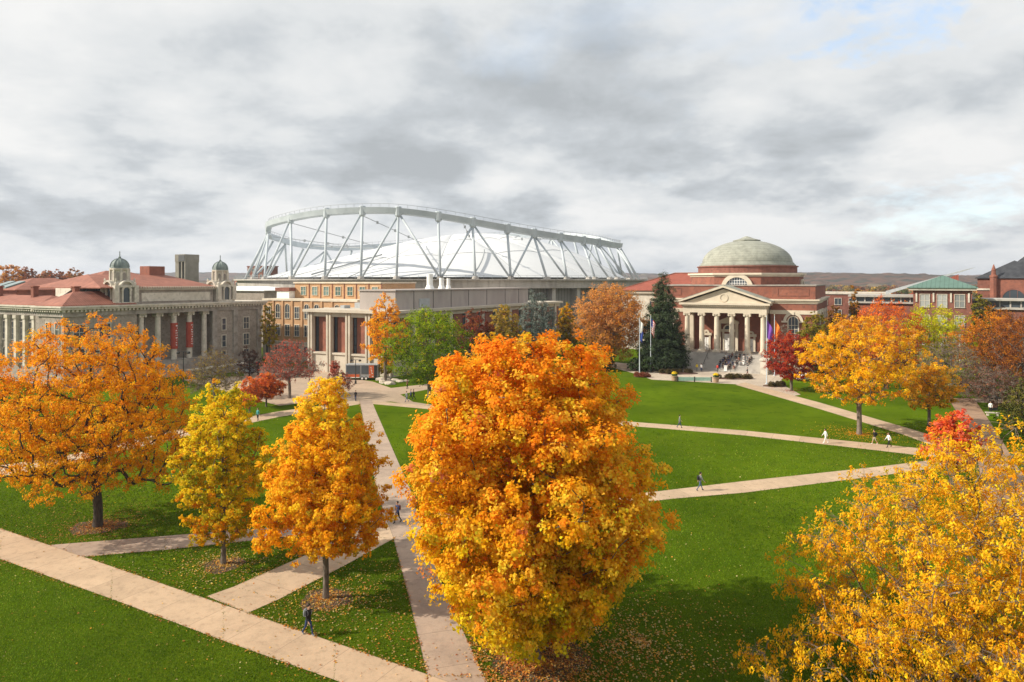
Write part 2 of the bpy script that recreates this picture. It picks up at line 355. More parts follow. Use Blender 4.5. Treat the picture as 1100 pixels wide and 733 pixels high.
def mat_path(name, base, stain, joint, slab, w_joint=0.035, brick=False):
    """slabs laid along the strip: UV.x = metres along, UV.y = metres across"""
    m, b = principled(name, 0.9, 0.15); N, L = nodes_of(m)
    t = N.new('ShaderNodeTexCoord'); s = N.new('ShaderNodeSeparateXYZ'); L.new(t.outputs['UV'], s.inputs[0])
    def mth(op, a, bb=None):
        n = N.new('ShaderNodeMath'); n.operation = op
        for i, x in enumerate((a, bb)):
            if x is None: continue
            if isinstance(x, (int,float)): n.inputs[i].default_value = x
            else: L.new(x, n.inputs[i])
        return n.outputs[0]
    ux = mth('ADD', s.outputs[0], 1000.0*slab[0]); uy = mth('ADD', s.outputs[1], 1000.0*slab[1])
    jx = mth('LESS_THAN', mth('MODULO', ux, slab[0]), w_joint); jy = mth('LESS_THAN', mth('MODULO', uy, slab[1]), w_joint)
    j = mth('MAXIMUM', jx, jy)
    cx = mth('FLOOR', mth('DIVIDE', ux, slab[0])); cy = mth('FLOOR', mth('DIVIDE', uy, slab[1]))
    cb = N.new('ShaderNodeCombineXYZ'); L.new(cx, cb.inputs[0]); L.new(cy, cb.inputs[1])
    wn = N.new('ShaderNodeTexWhiteNoise'); wn.noise_dimensions = '2D'; L.new(cb.outputs[0], wn.inputs['Vector'])
    n = N.new('ShaderNodeTexNoise'); n.inputs['Scale'].default_value = 0.35; n.inputs['Detail'].default_value = 8; n.inputs['Roughness'].default_value = 0.65
    L.new(t.outputs['Object'], n.inputs['Vector'])
    r = N.new('ShaderNodeValToRGB'); r.color_ramp.elements[0].position = 0.36; r.color_ramp.elements[1].position = 0.62
    r.color_ramp.elements[0].color = (*stain,1); r.color_ramp.elements[1].color = (*base,1); L.new(n.outputs[0], r.inputs[0])
    f = N.new('ShaderNodeTexNoise'); f.inputs['Scale'].default_value = 9; f.inputs['Detail'].default_value = 4; L.new(t.outputs['Object'], f.inputs['Vector'])
    g = N.new('ShaderNodeTexNoise'); g.inputs['Scale'].default_value = 1.7; g.inputs['Detail'].default_value = 9; g.inputs['Roughness'].default_value = 0.75; L.new(t.outputs['Object'], g.inputs['Vector'])
    gr = N.new('ShaderNodeMapRange'); gr.inputs[1].default_value = 0.30; gr.inputs[2].default_value = 0.50; gr.inputs[3].default_value = 0.72; gr.inputs[4].default_value = 1.0; L.new(g.outputs[0], gr.inputs[0])
    k = mth('MULTIPLY', gr.outputs[0], mth('ADD', mth('ADD', 0.83, mth('MULTIPLY', wn.outputs[0], 0.17)), mth('MULTIPLY', f.outputs[0], 0.20)))
    sc = N.new('ShaderNodeVectorMath'); sc.operation = 'SCALE'; L.new(r.outputs[0], sc.inputs[0]); L.new(k, sc.inputs['Scale'])
    mx = N.new('ShaderNodeMix'); mx.data_type = 'RGBA'; L.new(j, mx.inputs[0]); L.new(sc.outputs[0], mx.inputs[6]); mx.inputs[7].default_value = (*joint,1)
    L.new(mx.outputs[2], b.inputs['Base Color'])
    return m
M['slab_path'] = mat_path('beige_concrete_slabs', (0.50,0.37,0.25), (0.42,0.31,0.21), (0.27,0.20,0.14), (3.3,40.0))
M['grey_path'] = mat_path('rosy_grey_concrete', (0.41,0.31,0.235), (0.33,0.25,0.195), (0.20,0.155,0.12), (3.6,40.0))
M['plaza'] = mat_path('pale_plaza_paving', (0.50,0.42,0.33), (0.41,0.34,0.27), (0.28,0.23,0.18), (4.0,4.0), 0.06)
M['asphalt'] = mat_path('tan_worn_roadway', (0.43,0.325,0.235), (0.37,0.285,0.21), (0.33,0.25,0.18), (9.0,9.0), 0.05)
M['brickwalk'] = mat_path('brown_brick_walk', (0.36,0.235,0.155), (0.25,0.165,0.115), (0.19,0.12,0.085), (1.6,4.0), 0.08)

def leaf_mat(name, trans=0.42, rough=0.5):
    m = bpy.data.materials.new(name); m.use_nodes = True; N, L = nodes_of(m)
    b = N['Principled BSDF']; b.inputs['Roughness'].default_value = rough; b.inputs['Specular IOR Level'].default_value = 0.05
    a = N.new('ShaderNodeAttribute'); a.attribute_name = 'col'
    L.new(a.outputs['Color'], b.inputs['Base Color'])
    t = N.new('ShaderNodeBsdfTranslucent'); L.new(a.outputs['Color'], t.inputs['Color'])
    mx = N.new('ShaderNodeMixShader'); mx.inputs[0].default_value = trans
    L.new(b.outputs[0], mx.inputs[1]); L.new(t.outputs[0], mx.inputs[2]); L.new(mx.outputs[0], N['Material Output'].inputs[0])
    return m
M['leaf'] = leaf_mat('thin_leaves', 0.5, 0.6); M['needle'] = leaf_mat('needles', 0.1, 0.6)

# ------------------------------------------------------------------ mesh from arrays
def mesh_quads(name, verts, mat, parent=None, cols=None, nper=4):
    nv = len(verts); nf = nv//nper
    me = bpy.data.meshes.new(name)
    me.vertices.add(nv); me.vertices.foreach_set('co', np.ascontiguousarray(verts, dtype=np.float32).ravel())
    me.loops.add(nv); me.loops.foreach_set('vertex_index', np.arange(nv, dtype=np.int32))
    me.polygons.add(nf); me.polygons.foreach_set('loop_start', np.arange(nf, dtype=np.int32)*nper)
    if cols is not None:
        at = me.attributes.new('col', 'FLOAT_COLOR', 'POINT')
        c4 = np.ones((nf, nper, 4), dtype=np.float32); c4[:, :, :3] = cols[:, None, :]
        at.data.foreach_set('color', c4.ravel())
    me.update(calc_edges=True); me.materials.append(mat)
    o = bpy.data.objects.new(name, me); C.objects.link(o)
    if parent is not None: o.parent = parent
    return o
def norm(a): return a/(np.linalg.norm(a, axis=-1, keepdims=True)+1e-9)
def leaf_quads(P, Nn, S, rng, aspect=0.62, axis=None, fold=0.16):
    """one folded rhombic leaf per point; returns (4n,3)"""
    n = len(P)
    r = norm(rng.normal(size=(n,3))) if axis is None else axis
    t = norm(r-(r*Nn).sum(1, keepdims=True)*Nn); b = np.cross(Nn, t)
    s = S[:, None]
    v = np.empty((n,4,3))
    v[:,0] = P-t*s*0.5; v[:,2] = P+t*s*0.5-Nn*s*0.10
    v[:,1] = P+b*s*0.5*aspect+Nn*s*fold; v[:,3] = P-b*s*0.5*aspect+Nn*s*fold
    return v.reshape(-1,3)

# ------------------------------------------------------------------ trees
def envelope(shape, h):
    if shape == 'round':  return np.sqrt(np.clip(1-(2*h-1)**2*0.97, 0, 1))
    if shape == 'oval':   return np.clip(np.sin(np.pi*np.clip(h*0.86+0.10, 0, 1)), 0, 1)**0.62
    if shape == 'egg':    return np.clip(np.sin(np.pi*np.clip(h, 0, 1)**0.72), 0, 1)**0.58*0.98+0.02
    if shape == 'dome':   return np.sqrt(np.clip(1-h**2.3, 0, 1))*(0.80+0.20*np.clip(h*4, 0, 1))
    if shape == 'mound':  return np.sqrt(np.clip(1-h**1.75, 0, 1))*(0.86+0.14*np.clip(h*4, 0, 1))
    if shape == 'vase':   return np.clip(0.35+0.75*h, 0, 1)*np.sqrt(np.clip(1-np.clip((h-0.62)/0.40, 0, 1)**2, 0, 1))
    if shape == 'cone':   return (1-h)**0.85*0.97+0.03
    if shape == 'maple':  return np.interp(h, [0,0.10,0.25,0.45,0.62,0.78,0.90,1.0],[0.34,0.62,0.88,1.0,0.98,0.88,0.70,0.36])
    if shape == 'pyr':    return np.interp(h, [0,0.08,0.25,0.45,0.7,0.88,1.0],[0.55,0.88,1.0,0.88,0.60,0.36,0.10])
    return np.ones_like(h)

def grow(base, trunk_top, clumps, rng, wob=0.12, lean=(0,0), pd=0.30):
    nt = max(4, int(trunk_top/0.6)); cap = nt+2+len(clumps)*4
    P = np.zeros((cap,3)); par = np.full(cap, -1, int); L = np.zeros(cap)
    for i in range(nt+1):
        f = i/nt
        P[i] = (base[0]+lean[0]*f+wob*math.sin(i*0.9+base[0])*f, base[1]+lean[1]*f+wob*math.cos(i*0.7)*f, trunk_top*f)
        par[i] = i-1; L[i] = trunk_top*f
    n = nt+1; start = int(nt*0.30)
    c0 = np.array((base[0]+lean[0]*0.5, base[1]+lean[1]*0.5, trunk_top*0.6))
    order = np.argsort(np.linalg.norm(clumps-c0, axis=1))
    for ci in order:
        c = clumps[ci]; Q = P[start:n]; d = np.linalg.norm(Q-c, axis=1)
        dh = np.linalg.norm(Q[:,:2]-c[:2], axis=1)
        cost = d+1.1*np.maximum(0, Q[:,2]-(c[2]-0.25*dh))+pd*L[start:n]
        j = start+int(np.argmin(cost)); p = P[j]; d0 = np.linalg.norm(c-p)
        k = 3 if d0 > 1.2 else 2
        dirp = (P[j]-P[par[j]]) if par[j] >= 0 else np.array((0,0,1.0)); dirp = dirp/(np.linalg.norm(dirp)+1e-9)
        ctrl = p+dirp*d0*0.30+(c-p)*0.25+np.array((0,0,0.05*d0))
        prev = j
        for q in range(1, k+1):
            t = q/k
            x = (1-t)**2*p+2*t*(1-t)*ctrl+t*t*c
            if q < k: x = x+rng.normal(size=3)*0.045*d0
            P[n] = x; par[n] = prev; L[n] = L[prev]+np.linalg.norm(x-P[prev]); prev = n; n += 1
    return P[:n], par[:n]
def limbs(name, P, par, R, rmin, mat, parent, flare=1.25, sides=6, extra=None, expo=0.5):
    n = len(P); w = np.ones(n)
    for i in range(n-1, 0, -1): w[par[i]] += w[i]
    r = np.maximum(rmin, R*(w/w[0])**expo)
    r[0] *= flare; 
    idx = np.arange(1, n); a = P[par[idx]]; b = P[idx]; ra = np.minimum(r[par[idx]], r[idx]*1.5); rb = r[idx]
    ra[0] = r[0]
    if extra is not None:
        a = np.vstack([a, extra[0]]); b = np.vstack([b, extra[1]]); ra = np.concatenate([ra, extra[2]]); rb = np.concatenate([rb, extra[2]*0.4])
    d = norm(b-a); ref = np.where(np.abs(d[:, 2:3]) < 0.9, np.array([[0,0,1.0]]), np.array([[1.0,0,0]]))
    u_ = norm(np.cross(d, ref)); v_ = np.cross(d, u_)
    m = len(a); th = np.arange(sides)*2*np.pi/sides
    ring = u_[:,None,:]*np.cos(th)[None,:,None]+v_[:,None,:]*np.sin(th)[None,:,None]
    A = a[:,None,:]+ring*ra[:,None,None]; B = (b+d*rb[:,None]*0.25)[:,None,:]+ring*rb[:,None,None]
    V = np.concatenate([A,B], axis=1).reshape(-1,3)
    base = (np.arange(m)*2*sides)[:,None]; i0 = np.arange(sides); i1 = (i0+1) % sides
    Fq = np.stack([base+i0, base+i1, base+sides+i1, base+sides+i0], axis=2).reshape(-1,4)
    me = bpy.data.meshes.new(name); me.vertices.add(len(V)); me.vertices.foreach_set('co', V.astype(np.float32).ravel())
    me.loops.add(Fq.size); me.loops.foreach_set('vertex_index', Fq.astype(np.int32).ravel())
    me.polygons.add(len(Fq)); me.polygons.foreach_set('loop_start', np.arange(len(Fq), dtype=np.int32)*4)
    me.polygons.foreach_set('use_smooth', np.ones(len(Fq), dtype=bool))
    me.update(calc_edges=True); me.materials.append(mat)
    o = bpy.data.objects.new(name, me); C.objects.link(o); o.parent = parent
    return o

def tree(name, label, cat, base, height, width, zc, shape, pal, seed, ncl=150, sub=6, lv=14, leaf=0.3, aspect=0.62,
         R=0.25, clr=None, subr=None, trunk_frac=0.75, bark='bark', group=None, fill=2.0, lobes=0.22, flat=0.75, droop=0.0,
         twigs=0, twig_len=0.8, leafmat='leaf', wy=None, lean=(0,0), rmin=0.018, updir=0.5, offc=(0,0), jit=0.13, pd=0.30, hang=None, expo=0.5):
    """pal: list of (height fraction, colour) pairs, plus spot colours mixed per clump in pal2"""
    rng = np.random.default_rng(seed)
    t = empty(name, label, cat, (base[0], base[1], 0), 0, group)
    pal_h, pal2 = pal
    Wx = width/2; Wy = (wy if wy else width)/2; Hc = height-zc
    clr = clr if clr else 0.11*width; subr = subr if subr else clr*0.42
    # clump centres inside a lobed envelope
    ph = rng.uniform(0, 6.28, 8)
    pts = []; need = ncl; tries = 0
    mind = 0.72*(Wx*Wy*Hc*4/ncl)**(1/3)*0.75
    while len(pts) < need and tries < 60:
        tries += 1
        n = need*3
        h = rng.uniform(0.0, 1.0, n); th = rng.uniform(0, 2*np.pi, n)
        env = envelope(shape, h)
        keep = rng.uniform(0, 1, n) < (env**1.2+0.05)
        h, th, env = h[keep], th[keep], env[keep]
        lob = 1+lobes*(np.sin(3*th+ph[0]+5*h)*0.5+np.sin(5*th+ph[1]-9*h)*0.35+np.sin(2*th+ph[2]+13*h)*0.3+np.sin(7*th+ph[3]+17*h)*0.2)
        rr = rng.uniform(0, 1, len(h))**(1/fill)
        rad = rr*env*lob
        x = rad*np.maximum(Wx-clr*0.7, 0.3)*np.cos(th)+offc[0]*h; y = rad*np.maximum(Wy-clr*0.7, 0.3)*np.sin(th)+offc[1]*h
        z = zc+clr*0.35+h*(Hc-clr*0.75)*(1+0.04*np.sin(2*th+ph[4]))
        for q in np.stack([x,y,z],1):
            if len(pts) >= need: break
            if pts and np.min(np.sum((np.array(pts)-q)**2, 1)) < mind**2: continue
            pts.append(q)
        mind *= 0.9
    cl = np.array(pts)
    P, par = grow((0,0), zc+Hc*trunk_frac, cl, rng, wob=0.05*R*10, lean=lean, pd=pd)
    # leaf bunches
    nb = len(cl)*sub
    off = norm(rng.normal(size=(nb,3)))*(rng.uniform(0,1,(nb,1))**0.45)*clr*np.array([1,1,flat])
    bc = np.repeat(cl, sub, 0)+off
    ex = None
    if twigs:
        k = twigs; sel = rng.integers(0, nb, len(cl)*k)
        a = cl[sel//sub]; b = bc[sel]+rng.normal(size=(len(sel),3))*twig_len*0.15
        mid = (a+b)/2+rng.normal(size=a.shape)*0.08*twig_len
        a2 = np.vstack([a, mid]); b2 = np.vstack([mid, b])
        side = mid+norm(rng.normal(size=a.shape)+np.array([0,0,0.4]))*twig_len*0.5
        a2 = np.vstack([a2, mid]); b2 = np.vstack([b2, side])
        ex = (a2, b2, np.full(len(a2), rmin*0.7))
    limbs('trunk', P, par, R, rmin, M[bark], t, extra=ex, expo=expo)
    if lv > 0:
        cen = np.array([offc[0]*0.5, offc[1]*0.5, zc+Hc*0.40])
        nl = nb*lv
        lo = norm(rng.normal(size=(nl,3)))*(rng.uniform(0,1,(nl,1))**0.5)*subr*rng.uniform(0.6,1.25,(nb,1)).repeat(lv,0)
        if droop: lo[:,2] = lo[:,2]*1.0-np.abs(rng.normal(size=nl))*droop
        lo[:,2] *= 0.85
        LP = np.repeat(bc, lv, 0)+lo
        out = norm(norm(LP-np.repeat(np.repeat(cl,sub,0),lv,0))*0.8+norm(LP-cen)*0.6)
        Nn = norm(out+np.array([0,0,updir])+rng.normal(size=(nl,3))*0.55)
        S = leaf*rng.uniform(0.65,1.35,nl)
        ax = None
        if hang is not None: ax = norm(np.array([0,0,-hang])+rng.normal(size=(nl,3))*0.5)
        V = leaf_quads(LP, Nn, S, rng, aspect, ax)
        hh = np.clip((LP[:,2]-zc)/Hc, 0, 1)
        # height gradient with wandering offset per clump
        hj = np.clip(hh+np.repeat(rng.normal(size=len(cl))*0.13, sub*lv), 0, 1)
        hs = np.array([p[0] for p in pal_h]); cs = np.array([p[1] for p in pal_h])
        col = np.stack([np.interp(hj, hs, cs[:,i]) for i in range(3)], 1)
        if pal2:
            c2 = np.array([p[1] for p in pal2]); pr = np.array([p[0] for p in pal2])
            pick = rng.uniform(0,1,nb); acc = np.cumsum(pr); which = np.searchsorted(acc, pick)
            use = which < len(pr); wsel = np.clip(which, 0, len(pr)-1)
            cc = c2[wsel].repeat(lv,0); um = (use.repeat(lv))*rng.uniform(0.35,1.0,nl)
            col = col*(1-um[:,None])+cc*um[:,None]
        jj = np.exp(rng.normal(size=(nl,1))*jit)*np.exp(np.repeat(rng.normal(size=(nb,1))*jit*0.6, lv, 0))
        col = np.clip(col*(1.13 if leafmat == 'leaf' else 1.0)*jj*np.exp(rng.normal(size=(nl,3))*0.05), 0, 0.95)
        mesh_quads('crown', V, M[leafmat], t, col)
    return t

# ------------------------------------------------------------------ ground, hills
def sheet(name, pts, z, mat, kind='structure', label=None):
    mb = MB(); mb.add([(p[0],p[1],z) for p in pts], [tuple(range(len(pts)))])
    o = mb.build(name, mat); tag(o, label=label, kind=kind); return o
gm = MB(); R_ = [-6000,-1500,-400,-150,150,400,1500,6000]; Ys = [-600,-50,60,160,400,1500,7000]
vs = [(x,y,0) for y in Ys for x in R_]; nx = len(R_)
gm.add(vs, [(j*nx+i, j*nx+i+1, (j+1)*nx+i+1, (j+1)*nx+i) for j in range(len(Ys)-1) for i in range(nx-1)])
tag(gm.build('ground', M['grass']), kind='structure')

PAVED = []
def strip(name, left, right, z, mat, sub=1):
    """paved strip between two edges of photo points, UV in metres; built as a real sheet on the ground"""
    A = [Vector(G(*p)) for p in left]; B = [Vector(G(*p)) for p in right]
    me = bpy.data.meshes.new(name); vs = []; uv = []
    d = 0.0
    for i in range(len(A)-1): PAVED.append([tuple(A[i]),tuple(B[i]),tuple(B[i+1]),tuple(A[i+1])])
    for i, (a, b) in enumerate(zip(A, B)):
        if i: d += ((a+b)/2-(A[i-1]+B[i-1])/2).length
        vs += [(a.x,a.y,z),(b.x,b.y,z)]
        w = (b-a).length; ax = ((A[min(i+1,len(A)-1)]+B[min(i+1,len(A)-1)])-(A[max(i-1,0)]+B[max(i-1,0)])).normalized()
        sk = (b-a).dot(ax); cw = math.sqrt(max(w*w-sk*sk, 0))
        uv += [(d-sk/2, 0), (d+sk/2, cw)]
    fs = [(2*i,2*i+1,2*i+3,2*i+2) for i in range(len(A)-1)]
    me.from_pydata(vs, [], fs); me.materials.append(mat)
    ul = me.uv_layers.new(name='UVMap')
    for p in me.polygons:
        for li in p.loop_indices: ul.data[li].uv = uv[me.loops[li].vertex_index]
    bm = bmesh.new(); bm.from_mesh(me); 
    for f in bm.faces:
        if f.normal.z < 0: f.normal_flip()
    bm.to_mesh(me); bm.free()
    o = bpy.data.objects.new(name, me); C.objects.link(o); tag(o, kind='structure'); return o
def flat_poly(name, px, z, mat):
    pts = [G(*p) for p in px]; me = bpy.data.meshes.new(name)
    me.from_pydata([(p[0],p[1],z) for p in pts], [], [tuple(range(len(pts)))]); me.materials.append(mat)
    ul = me.uv_layers.new(name='UVMap')
    for li, l in enumerate(me.loops): c = me.vertices[l.vertex_index].co; ul.data[li].uv = (c.x*0.879-c.y*0.478, c.x*0.478+c.y*0.879)
    if me.polygons[0].normal.z < 0: me.flip_normals()
    o = bpy.data.objects.new(name, me); C.objects.link(o); tag(o, kind='structure'); return o

strip('path', [(-60,547.5),(0,568),(120,609),(240,650),(360,691),(459,725),(560,760)],
              [(-60,578),(0,601),(120,644),(240,689),(359,731),(459,770),(560,808)], 0.032, M['slab_path'])
strip('path', [(50,586),(177,576),(250,570),(430,556)], [(84,599),(177,591),(280,580),(440,563)], 0.016, M['grey_path'])
strip('path', [(430,553.5),(560,542),(702,528.6),(800,517),(940,502),(1030,491)], [(440,566),(560,555),(724,536),(800,529.5),(948,511),(1035,499)], 0.020, M['slab_path'])
strip('path', [(222,641),(250,631),(339,592),(368,575),(412,548)], [(266,659),(300,644),(370,608),(423,579),(446,552)], 0.024, M['slab_path'])
strip('path', [(386,430),(388,440),(405,530),(422,577),(440,646),(459,727),(470,765)], [(399,430),(403,440),(441,527),(455,577),(482,646),(520,727),(540,765)], 0.028, M['grey_path'])
strip('path', [(396,430.5),(550,443.5),(711,455.8),(800,462.8),(932,476),(1010,484)], [(398,434),(550,448),(711,460.5),(800,468),(920,481.5),(1010,492)], 0.012, M['slab_path'])
strip('path', [(800,411),(880,432.5),(985,463),(1020,474)], [(790,413.5),(880,439.5),(970,467),(1005,480)], 0.012, M['slab_path'])
strip('path', [(1018,428),(1031,448),(1045,476),(1050,495),(1060,560)], [(1046,428),(1060,448),(1078,476),(1095,505),(1160,560)], 0.024, M['brickwalk'])
strip('path', [(-60,520),(0,500),(60,492),(190,462),(300,442),(386,430.5)], [(-60,533),(0,512),(60,502),(195,470),(300,448),(386,434.5)], 0.012, M['slab_path'])
strip('path', [(1040,428),(1080,429),(1160,431)], [(1046,432),(1080,434),(1160,437)], 0.012, M['grey_path'])
flat_poly('plaza', [(196,408),(262,404),(330,404),(372,406),(400,410),(420,417),(470,411.5),(540,406),(540,411),(462,418),(430,424),(444,432),(470,436),(440,435),(420,431.5),(384,434),(352,430),(300,436),(258,425)], 0.008, M['asphalt'])
flat_poly('plaza', [(640,387),(676,391),(716,396),(745,391),(862,395),(880,408),(842,404),(838,412),(860,424),(846,427),(800,413.5),(740,410),(700,408),(684,402),(650,393)], 0.008, M['plaza'])
flat_poly('road', [(262,392),(330,396),(372,403),(372,407),(330,405),(262,405)], 0.004, M['asphalt'])

# hills: two wooded ridges beyond the town
def hill_mat(name, cols, scale):
    m, b = principled(name, 0.95, 0.05); N, L = nodes_of(m); t = N.new('ShaderNodeTexCoord')
    v_ = N.new('ShaderNodeTexVoronoi'); v_.inputs['Scale'].default_value = scale; L.new(t.outputs['Object'], v_.inputs['Vector'])
    s = N.new('ShaderNodeSeparateColor'); L.new(v_.outputs['Color'], s.inputs[0])
    n = N.new('ShaderNodeTexNoise'); n.inputs['Scale'].default_value = scale*0.3; n.inputs['Detail'].default_value = 9; L.new(t.outputs['Object'], n.inputs['Vector'])
    ad = N.new('ShaderNodeMath'); ad.operation = 'MULTIPLY_ADD'; L.new(s.outputs[0], ad.inputs[0]); ad.inputs[1].default_value = 0.4
    m2 = N.new('ShaderNodeMath'); m2.operation = 'MULTIPLY_ADD'; L.new(n.outputs[0], m2.inputs[0]); m2.inputs[1].default_value = 1.6; m2.inputs[2].default_value = -0.5
    L.new(m2.outputs[0], ad.inputs[2])
    r = N.new('ShaderNodeValToRGB'); r.color_ramp.elements[0].color = (*cols[0],1); r.color_ramp.elements[1].color = (*cols[-1],1)
    for i, c in enumerate(cols[1:-1]):
        e_ = r.color_ramp.elements.new((i+1)/(len(cols)-1)); e_.color = (*c,1)
    L.new(ad.outputs[0], r.inputs[0]); L.new(r.outputs[0], b.inputs['Base Color'])
    bp = N.new('ShaderNodeBump'); bp.inputs['Strength'].default_value = 1.0; bp.inputs['Distance'].default_value = 6.0
    L.new(v_.outputs['Distance'], bp.inputs['Height']); bp.invert = True; L.new(bp.outputs[0], b.inputs['Normal'])
    return m
M['hill'] = hill_mat('autumn_hillside', [(0.02,0.03,0.025),(0.075,0.06,0.045),(0.14,0.08,0.055),(0.035,0.045,0.035),(0.22,0.16,0.10)], 0.03)
def ridge(name, y0, y1, top, seed, ny=26, xr=4200, nxp=620, bump=5.0):
    vs = []; xs = np.linspace(-xr, xr, nxp)
    for j in range(ny+1):
        f = j/ny; y = y0+(y1-y0)*f
        for x in xs:
            h = top(x)*(math.sin(f*math.pi/2)**0.9)
            h *= 1+0.42*mnoise.noise(Vector((x*0.0012+seed, y*0.0014, seed)))*f+0.10*mnoise.noise(Vector((x*0.006, y*0.006, seed+4)))
            h += bump*mnoise.noise(Vector((x*0.045, y*0.045, seed)))*min(1, f*5)
            if j == 0: h = -2
            vs.append((x, y+160*mnoise.noise(Vector((x*0.002, seed, 1.0))), h))
    n = len(xs); me = MB(); me.add(vs, [(j*n+i, j*n+i+1, (j+1)*n+i+1, (j+1)*n+i) for j in range(ny) for i in range(n-1)])
    o = me.build(name, M['hill'], smooth=True); tag(o, kind='structure')
ridge('hills', 2700, 3400, lambda x: 56+9*math.sin(x*0.0012+1.0)+14*max(0,min(1,(-x-300)/900)), 1.3)
ridge('hills', 1350, 1800, lambda x: 27+8*math.exp(-((x-850)/300)**2), 7.7)

# ------------------------------------------------------------------ facade kit
def FR(o, t, n): return (o, t, n)
def window(parent, fr, a, z, w, h, mull=(1,1), frame=M['white'], pane=M['glass'], arch=False, sur=0.14, sill=True, d=0.0, surround=None, lab=None):
    """window centred at a, sill height z: surround with glazing bars standing proud, dark pane behind it"""
    f = MB(); x0, x1 = a-w/2, a+w/2; zt = z+h
    f.fb(fr, x0-sur, x0, z, zt, d+0.0, d+0.16); f.fb(fr, x1, x1+sur, z, zt, d+0.0, d+0.16)
    if not arch: f.fb(fr, x0-sur*1.2, x1+sur*1.2, zt, zt+sur*1.3, d+0.0, d+0.18)
    else: f.farch(fr, a, zt, w/2, w/2+sur, d, d+0.16, 12)
    if sill: f.fb(fr, x0-sur*1.4, x1+sur*1.4, z-sur, z, d+0.0, d+0.24)
    for i in range(1, mull[0]+1):
        xa = x0+w*i/(mull[0]+1); f.fb(fr, xa-0.045, xa+0.045, z, zt+(w/2-0.05 if arch else 0), d+0.05, d+0.10)
    for i in range(1, mull[1]+1):
        za = z+h*i/(mull[1]+1); f.fb(fr, x0, x1, za-0.045, za+0.045, d+0.052, d+0.102)
    fo = f.build('window', surround or frame, parent)
    if lab: fo['label'] = lab
    p = MB(); 
    if arch:
        pts = [(x0,z),(x1,z)]+[(a+w/2*math.cos(t), zt+w/2*math.sin(t)) for t in [math.pi*i/12 for i in range(13)]]
        p.fprism(fr, pts, d+0.01, d+0.04)
    else: p.fb(fr, x0, x1, z, zt, d+0.01, d+0.04)
    p.build('pane', pane, fo)
    return fo
def column_part(parent, x, y, z0, z1, r, mat, name='column', ionic=True):
    h = z1-z0; m = MB()
    m.box(x-r*1.4, x+r*1.4, y-r*1.4, y+r*1.4, z0, z0+r*0.5)
    m.lathe([(r*1.3,z0+r*0.5),(r*1.3,z0+r*0.8),(r*1.05,z0+r*1.1),(r,z0+r*1.3),(r*0.98,z0+h*0.35),(r*0.86,z1-r*1.6),(r*0.84,z1-r*1.2)], x, y, 20)
    o = m.build(name, mat, parent, smooth=False)
    c = MB(); c.lathe([(r*0.9,z1-r*1.2),(r*1.1,z1-r*0.9),(r*1.15,z1-r*0.6)], x, y, 16)
    if ionic:
        for sx in (-1,1): c.tube((x+sx*r*1.0,y-r*1.15,z1-r*0.85),(x+sx*r*1.0,y+r*1.15,z1-r*0.85), r*0.38, n=10)
    c.box(x-r*1.3, x+r*1.3, y-r*1.2, y+r*1.2, z1-r*0.5, z1)
    c.build('capital', mat, o)
    return o
def cornice(mb, x0, x1, y0, y1, z0, z1, out=0.9):
    """three stepped bands round a block"""
    h = z1-z0
    mb.box(x0-out*0.25, x1+out*0.25, y0-out*0.25, y1+out*0.25, z0, z0+h*0.35)
    mb.box(x0-out*0.6, x1+out*0.6, y0-out*0.6, y1+out*0.6, z0+h*0.35, z0+h*0.7)
    mb.box(x0-out, x1+out, y0-out, y1+out, z0+h*0.7, z1)

# ------------------------------------------------------------------ Building 1: grey stone library with twin cupolas
RZL = math.atan2(0.879, 0.478)
lib = empty('library_building', 'grey stone library with twin green-capped towers, red tile roofs and a columned portico', 'building', (-78,138,0), RZL)
fr_f = FR((0,0), (1,0), (0,-1)); fr_s = FR((-12,0), (0,1), (-1,0)); fr_s2 = FR((-11,0), (0,1), (-1,0)); fr_e = FR((34,0), (0,1), (1,0))
w = MB()
w.box(-12,2.2,0,7.5,0,13.4); w.box(-11,30,9.9,62,0,13.4)           # front left block, rear block
w.box(-11.9,30,7.5,9.9,0,13.38)
w.box(2.2,20.6,3.6,9.9,0,13.36); w.box(20.6,34,0,26,0,13.4)
wall_l = w.build('wall', M['greybrick'], lib)
w = MB(); w.box(-12.12,34.12,-0.12,4,0,3.2); w.box(-12.12,2.2,4,7.6,0,3.2); w.build('base_course', M['stone'], lib)
# entablature and dentils
w = MB(); w.box(-12.25,34.25,-0.25,9.0,13.4,14.3); w.box(-11.2,33.9,9.0,62.2,13.4,14.3)
w.build('entablature', M['stone'], lib)
w = MB()
for i in range(60):
    a = -12.5+i*0.79; w.box(a, a+0.4, -0.75, -0.25, 14.3, 14.72)
for i in range(13): a = 0.0+i*0.79; w.box(-12.75,-12.25, a, a+0.4, 14.3, 14.72)
for i in range(66): a = 10.2+i*0.79; w.box(-11.75,-11.25, a, a+0.4, 14.3, 14.72)
w.build('dentil_band', M['stone_light'], lib)
w = MB(); w.box(-12.25,34.25,-0.25,9.0,14.3,14.74); w.box(-11.2,34,9.0,62.2,14.3,14.74)
w.box(-13.0,35.0,-1.0,9.2,14.74,15.1); w.box(-12.0,34.6,9.2,63,14.74,15.1)
w.box(-13.2,35.2,-1.2,9.3,15.1,15.4); w.box(-12.2,34.8,9.3,63.2,15.1,15.4)
w.build('cornice', M['stone_light'], lib)
